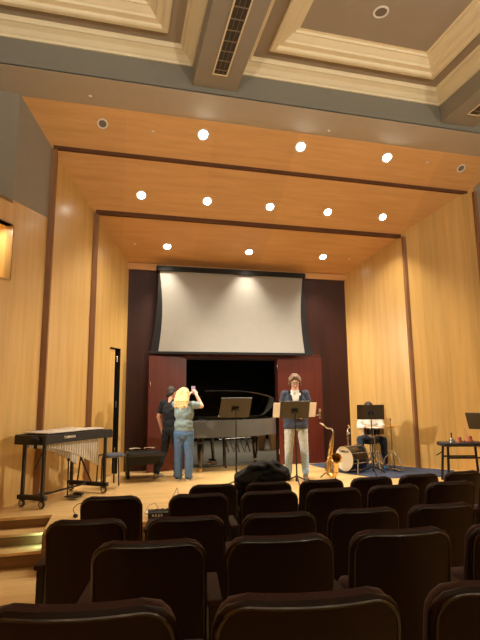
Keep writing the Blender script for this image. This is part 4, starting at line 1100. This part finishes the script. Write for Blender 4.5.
for x in (-.07, -.035, 0, .035, .07):
    cap(bm, Q(x, .075, .04), Q(x*1.5, .115, -.12), .05, .048); cap(bm, Q(x*1.5, .115, -.12), Q(x*1.6+.02*math.sin(x*90), .125, -.26-.03*math.cos(x*60)), .042, .018)
for q in (-1, 1): cap(bm, Q(q*.08, .02, .04), Q(q*.10, .05, -.16), .035, .025)
remeshed('hair', bm, mat('blonde_hair', (222, 190, 134), rough=.55, var=.25, vscale=45), wo, vox=.009, smooth=2, wrinkle=.009, wscale=26)
# phone held up between her hands
bm = B(); box(bm, -.035, .035, -.004, .004, -.07, .07, .003)
ph = link('smartphone', bm, mat('phone_case', (150, 130, 160), rough=.3), None)
mw = Matrix.Translation(wo.location) @ Matrix.Rotation(PI-.42, 4, 'Z') @ Matrix.Scale(.885, 4)
ph.location = mw @ V(-.085, -.33, 1.62); ph.rotation_euler = (0, 0, PI-.42)
tag(ph, 'small phone held up in the blonde woman\'s hands', 'phone')

# --- person in black behind her
bk = thing('person', 'person in black T-shirt and dark trousers half hidden behind the blonde woman', 'person', (.88, 8.30, 0), PI-.75)
bk.scale = (.875,)*3
lh, rh = V(.09, 0, .87), V(-.09, 0, .87); lk, rk = V(.12, .03, .47), V(-.09, -.12, .48); la, ra = V(.17, .20, .095), V(-.08, -.10, .09)
ls, rs_ = V(.185, .0, 1.40), V(-.185, .0, 1.40); le, re = V(.27, .03, 1.13), V(-.22, -.10, 1.15); lw, rw = V(.235, -.02, .90), V(-.12, -.28, 1.15)
Hc_ = V(0, -.03, 1.585); Rm = R3(8, 'X')
bm = B(); ell(bm, (0, 0, .93), (.15, .105, .13)); ell(bm, (0, 0, 1.24), (.16, .105, .21)); cap(bm, (0, .01, 1.4), (0, -.01, 1.52), .06, .053)
for a, b, c in ((lh, lk, la), (rh, rk, ra)): chain(bm, [a, b, c], [.08, .054, .037])
for a, b, c in ((ls, le, lw), (rs_, re, rw)): chain(bm, [a, b, c], [.055, .045, .03])
hand(bm, lw, (-.05, -.1, -1), (-1, -.3, 0), .98, .5, thumb=1); hand(bm, rw, (.2, -.9, .2), (.9, .2, 0), .95, .5, thumb=-1)
for a in (la, ra): ell(bm, a+V(0, -.05, -.05), (.04, .1, .035))
P = head_shape(bm, Hc_, Rm, 1.0)
remeshed('body', bm, M_SKIN, bk, vox=.008, smooth=1)
face_bits(bk, P, Rm, 1.0)
bm = B(); ell(bm, (0, .0, 1.22), (.185, .13, .235)); ell(bm, (0, 0, 1.0), (.17, .125, .15)); cap(bm, ls+V(-.02, .0, -.0), rs_+V(.02, .0, -.0), .066, .066)
cap(bm, ls, ls.lerp(le, .6), .07, .064); cap(bm, rs_, rs_.lerp(re, .6), .07, .064)
remeshed('t_shirt', bm, mat('black_tee', (24, 28, 36), rough=.9), bk, vox=.012, smooth=3, wrinkle=.018)
bm = B(); ell(bm, (0, .01, .89), (.16, .115, .12))
for a, b, c in ((lh, lk, la), (rh, rk, ra)): chain(bm, [a, b, c+V(0, 0, .02)], [.097, .072, .06])
remeshed('trousers', bm, mat('charcoal_trousers', (34, 36, 42), rough=.9), bk, vox=.012, smooth=3, wrinkle=.012)
for a in (la, ra):
    bm = B(); shoe(bm, a, FN, 1.05); s_ = remeshed('shoe', bm, mat('tan_shoe', (150, 134, 108), rough=.7), bk, vox=.010, smooth=2)
    bm = B(); sole(bm, a, FN, 1.05); link('sole', bm, mat('shoe_sole', (110, 100, 90)), s_)
bm = B(); Q = lambda x, y, z: Hc_+Rm @ V(x, y, z)
ell(bm, Q(0, .03, .045), (.087, .096, .088), Rm); cap(bm, Q(-.04, .075, .0), Q(.04, .075, -.04), .045, .045)
remeshed('hair', bm, mat('dark_hair', (44, 36, 32), rough=.6), bk, vox=.009, smooth=2, wrinkle=.01, wscale=40)

# --- seated drummer
dr = thing('person', 'seated drummer in white shirt and dark trousers, head hidden behind a music stand', 'person', (4.72, 8.46, 0), -.38)
dr.scale = (.89,)*3
lh, rh = V(.10, 0, .55), V(-.10, 0, .55); lk, rk = V(.20, -.42, .56), V(-.26, -.36, .56); la, ra = V(.20, -.52, .09), V(-.24, -.50, .12)
ls, rs_ = V(.18, -.04, 1.02), V(-.18, -.04, 1.02); le, re = V(.25, -.12, .80), V(-.25, -.12, .80); lw, rw = V(.07, -.32, .82), V(-.09, -.32, .83)
Hc_ = V(-.02, -.09, 1.20); Rm = R3(20, 'X')
bm = B(); ell(bm, (0, 0, .60), (.16, .13, .13)); ell(bm, (0, -.02, .86), (.155, .11, .2)); cap(bm, (0, -.04, 1.02), (-.01, -.07, 1.14), .058, .052)
for a, b, c in ((lh, lk, la), (rh, rk, ra)): chain(bm, [a, b, c], [.085, .057, .038])
for a, b, c in ((ls, le, lw), (rs_, re, rw)): chain(bm, [a, b, c], [.052, .042, .028])
hand(bm, lw, (-.55, -.8, -.1), (0, .2, -1), .95, 1.1, thumb=-1); hand(bm, rw, (.2, -.95, -.1), (0, .2, -1), .95, 1.1, thumb=1)
for a in (la, ra): ell(bm, a+V(0, -.05, -.05), (.04, .1, .035))
P = head_shape(bm, Hc_, Rm, .98)
remeshed('body', bm, M_SKIN, dr, vox=.008, smooth=1)
face_bits(dr, P, Rm, .98)
bm = B(); ell(bm, (0, -.02, .86), (.185, .135, .21)); ell(bm, (0, .0, .66), (.18, .14, .12)); cap(bm, ls+V(-.02, 0, 0), rs_+V(.02, 0, 0), .064, .064)
for a, b, c in ((ls, le, lw), (rs_, re, rw)): chain(bm, [a, b, b.lerp(c, .6)], [.068, .058, .048])
remeshed('shirt', bm, mat('white_shirt', (0, 0, 0)), dr, vox=.012, smooth=3, wrinkle=.016)
bm = B(); ell(bm, (0, .01, .56), (.18, .15, .10))
for a, b, c in ((lh, lk, la), (rh, rk, ra)): chain(bm, [a, b, c+V(0, 0, .05)], [.098, .076, .058])
remeshed('trousers', bm, mat('navy_trousers', (38, 48, 64), rough=.9), dr, vox=.012, smooth=3, wrinkle=.012)
for a, h_ in ((la, FN), (ra, FN)):
    bm = B(); shoe(bm, a, h_, 1.0); remeshed('shoe', bm, mat('blue_shoe', (60, 120, 170), rough=.6), dr, vox=.010, smooth=2)
bm = B(); Q = lambda x, y, z: Hc_+Rm @ V(x, y, z)
ell(bm, Q(0, .025, .05), (.092, .098, .088), Rm); cap(bm, Q(-.04, .075, .0), Q(.04, .075, -.05), .045, .04)
remeshed('hair', bm, mat('dark_hair', (0, 0, 0)), dr, vox=.009, smooth=2, wrinkle=.012, wscale=30)
mw = Matrix.Translation(dr.location) @ Matrix.Rotation(-.38, 4, 'Z') @ Matrix.Scale(.89, 4)
for a, b, q in ((V(-.06, -.42, .80), V(-.36, -.62, 1.0), 'right'), (V(.02, -.42, .80), V(-.12, -.70, .86), 'left')):
    bm = B(); tube(bm, [mw @ a, mw @ b], [.008, .005], n=8)
    tag(link('drumstick', bm, mat('hickory', (226, 200, 160), rough=.5), smooth=True), 'pale wooden drumstick in the drummer\'s %s hand' % q, 'drumstick', 'drumsticks')
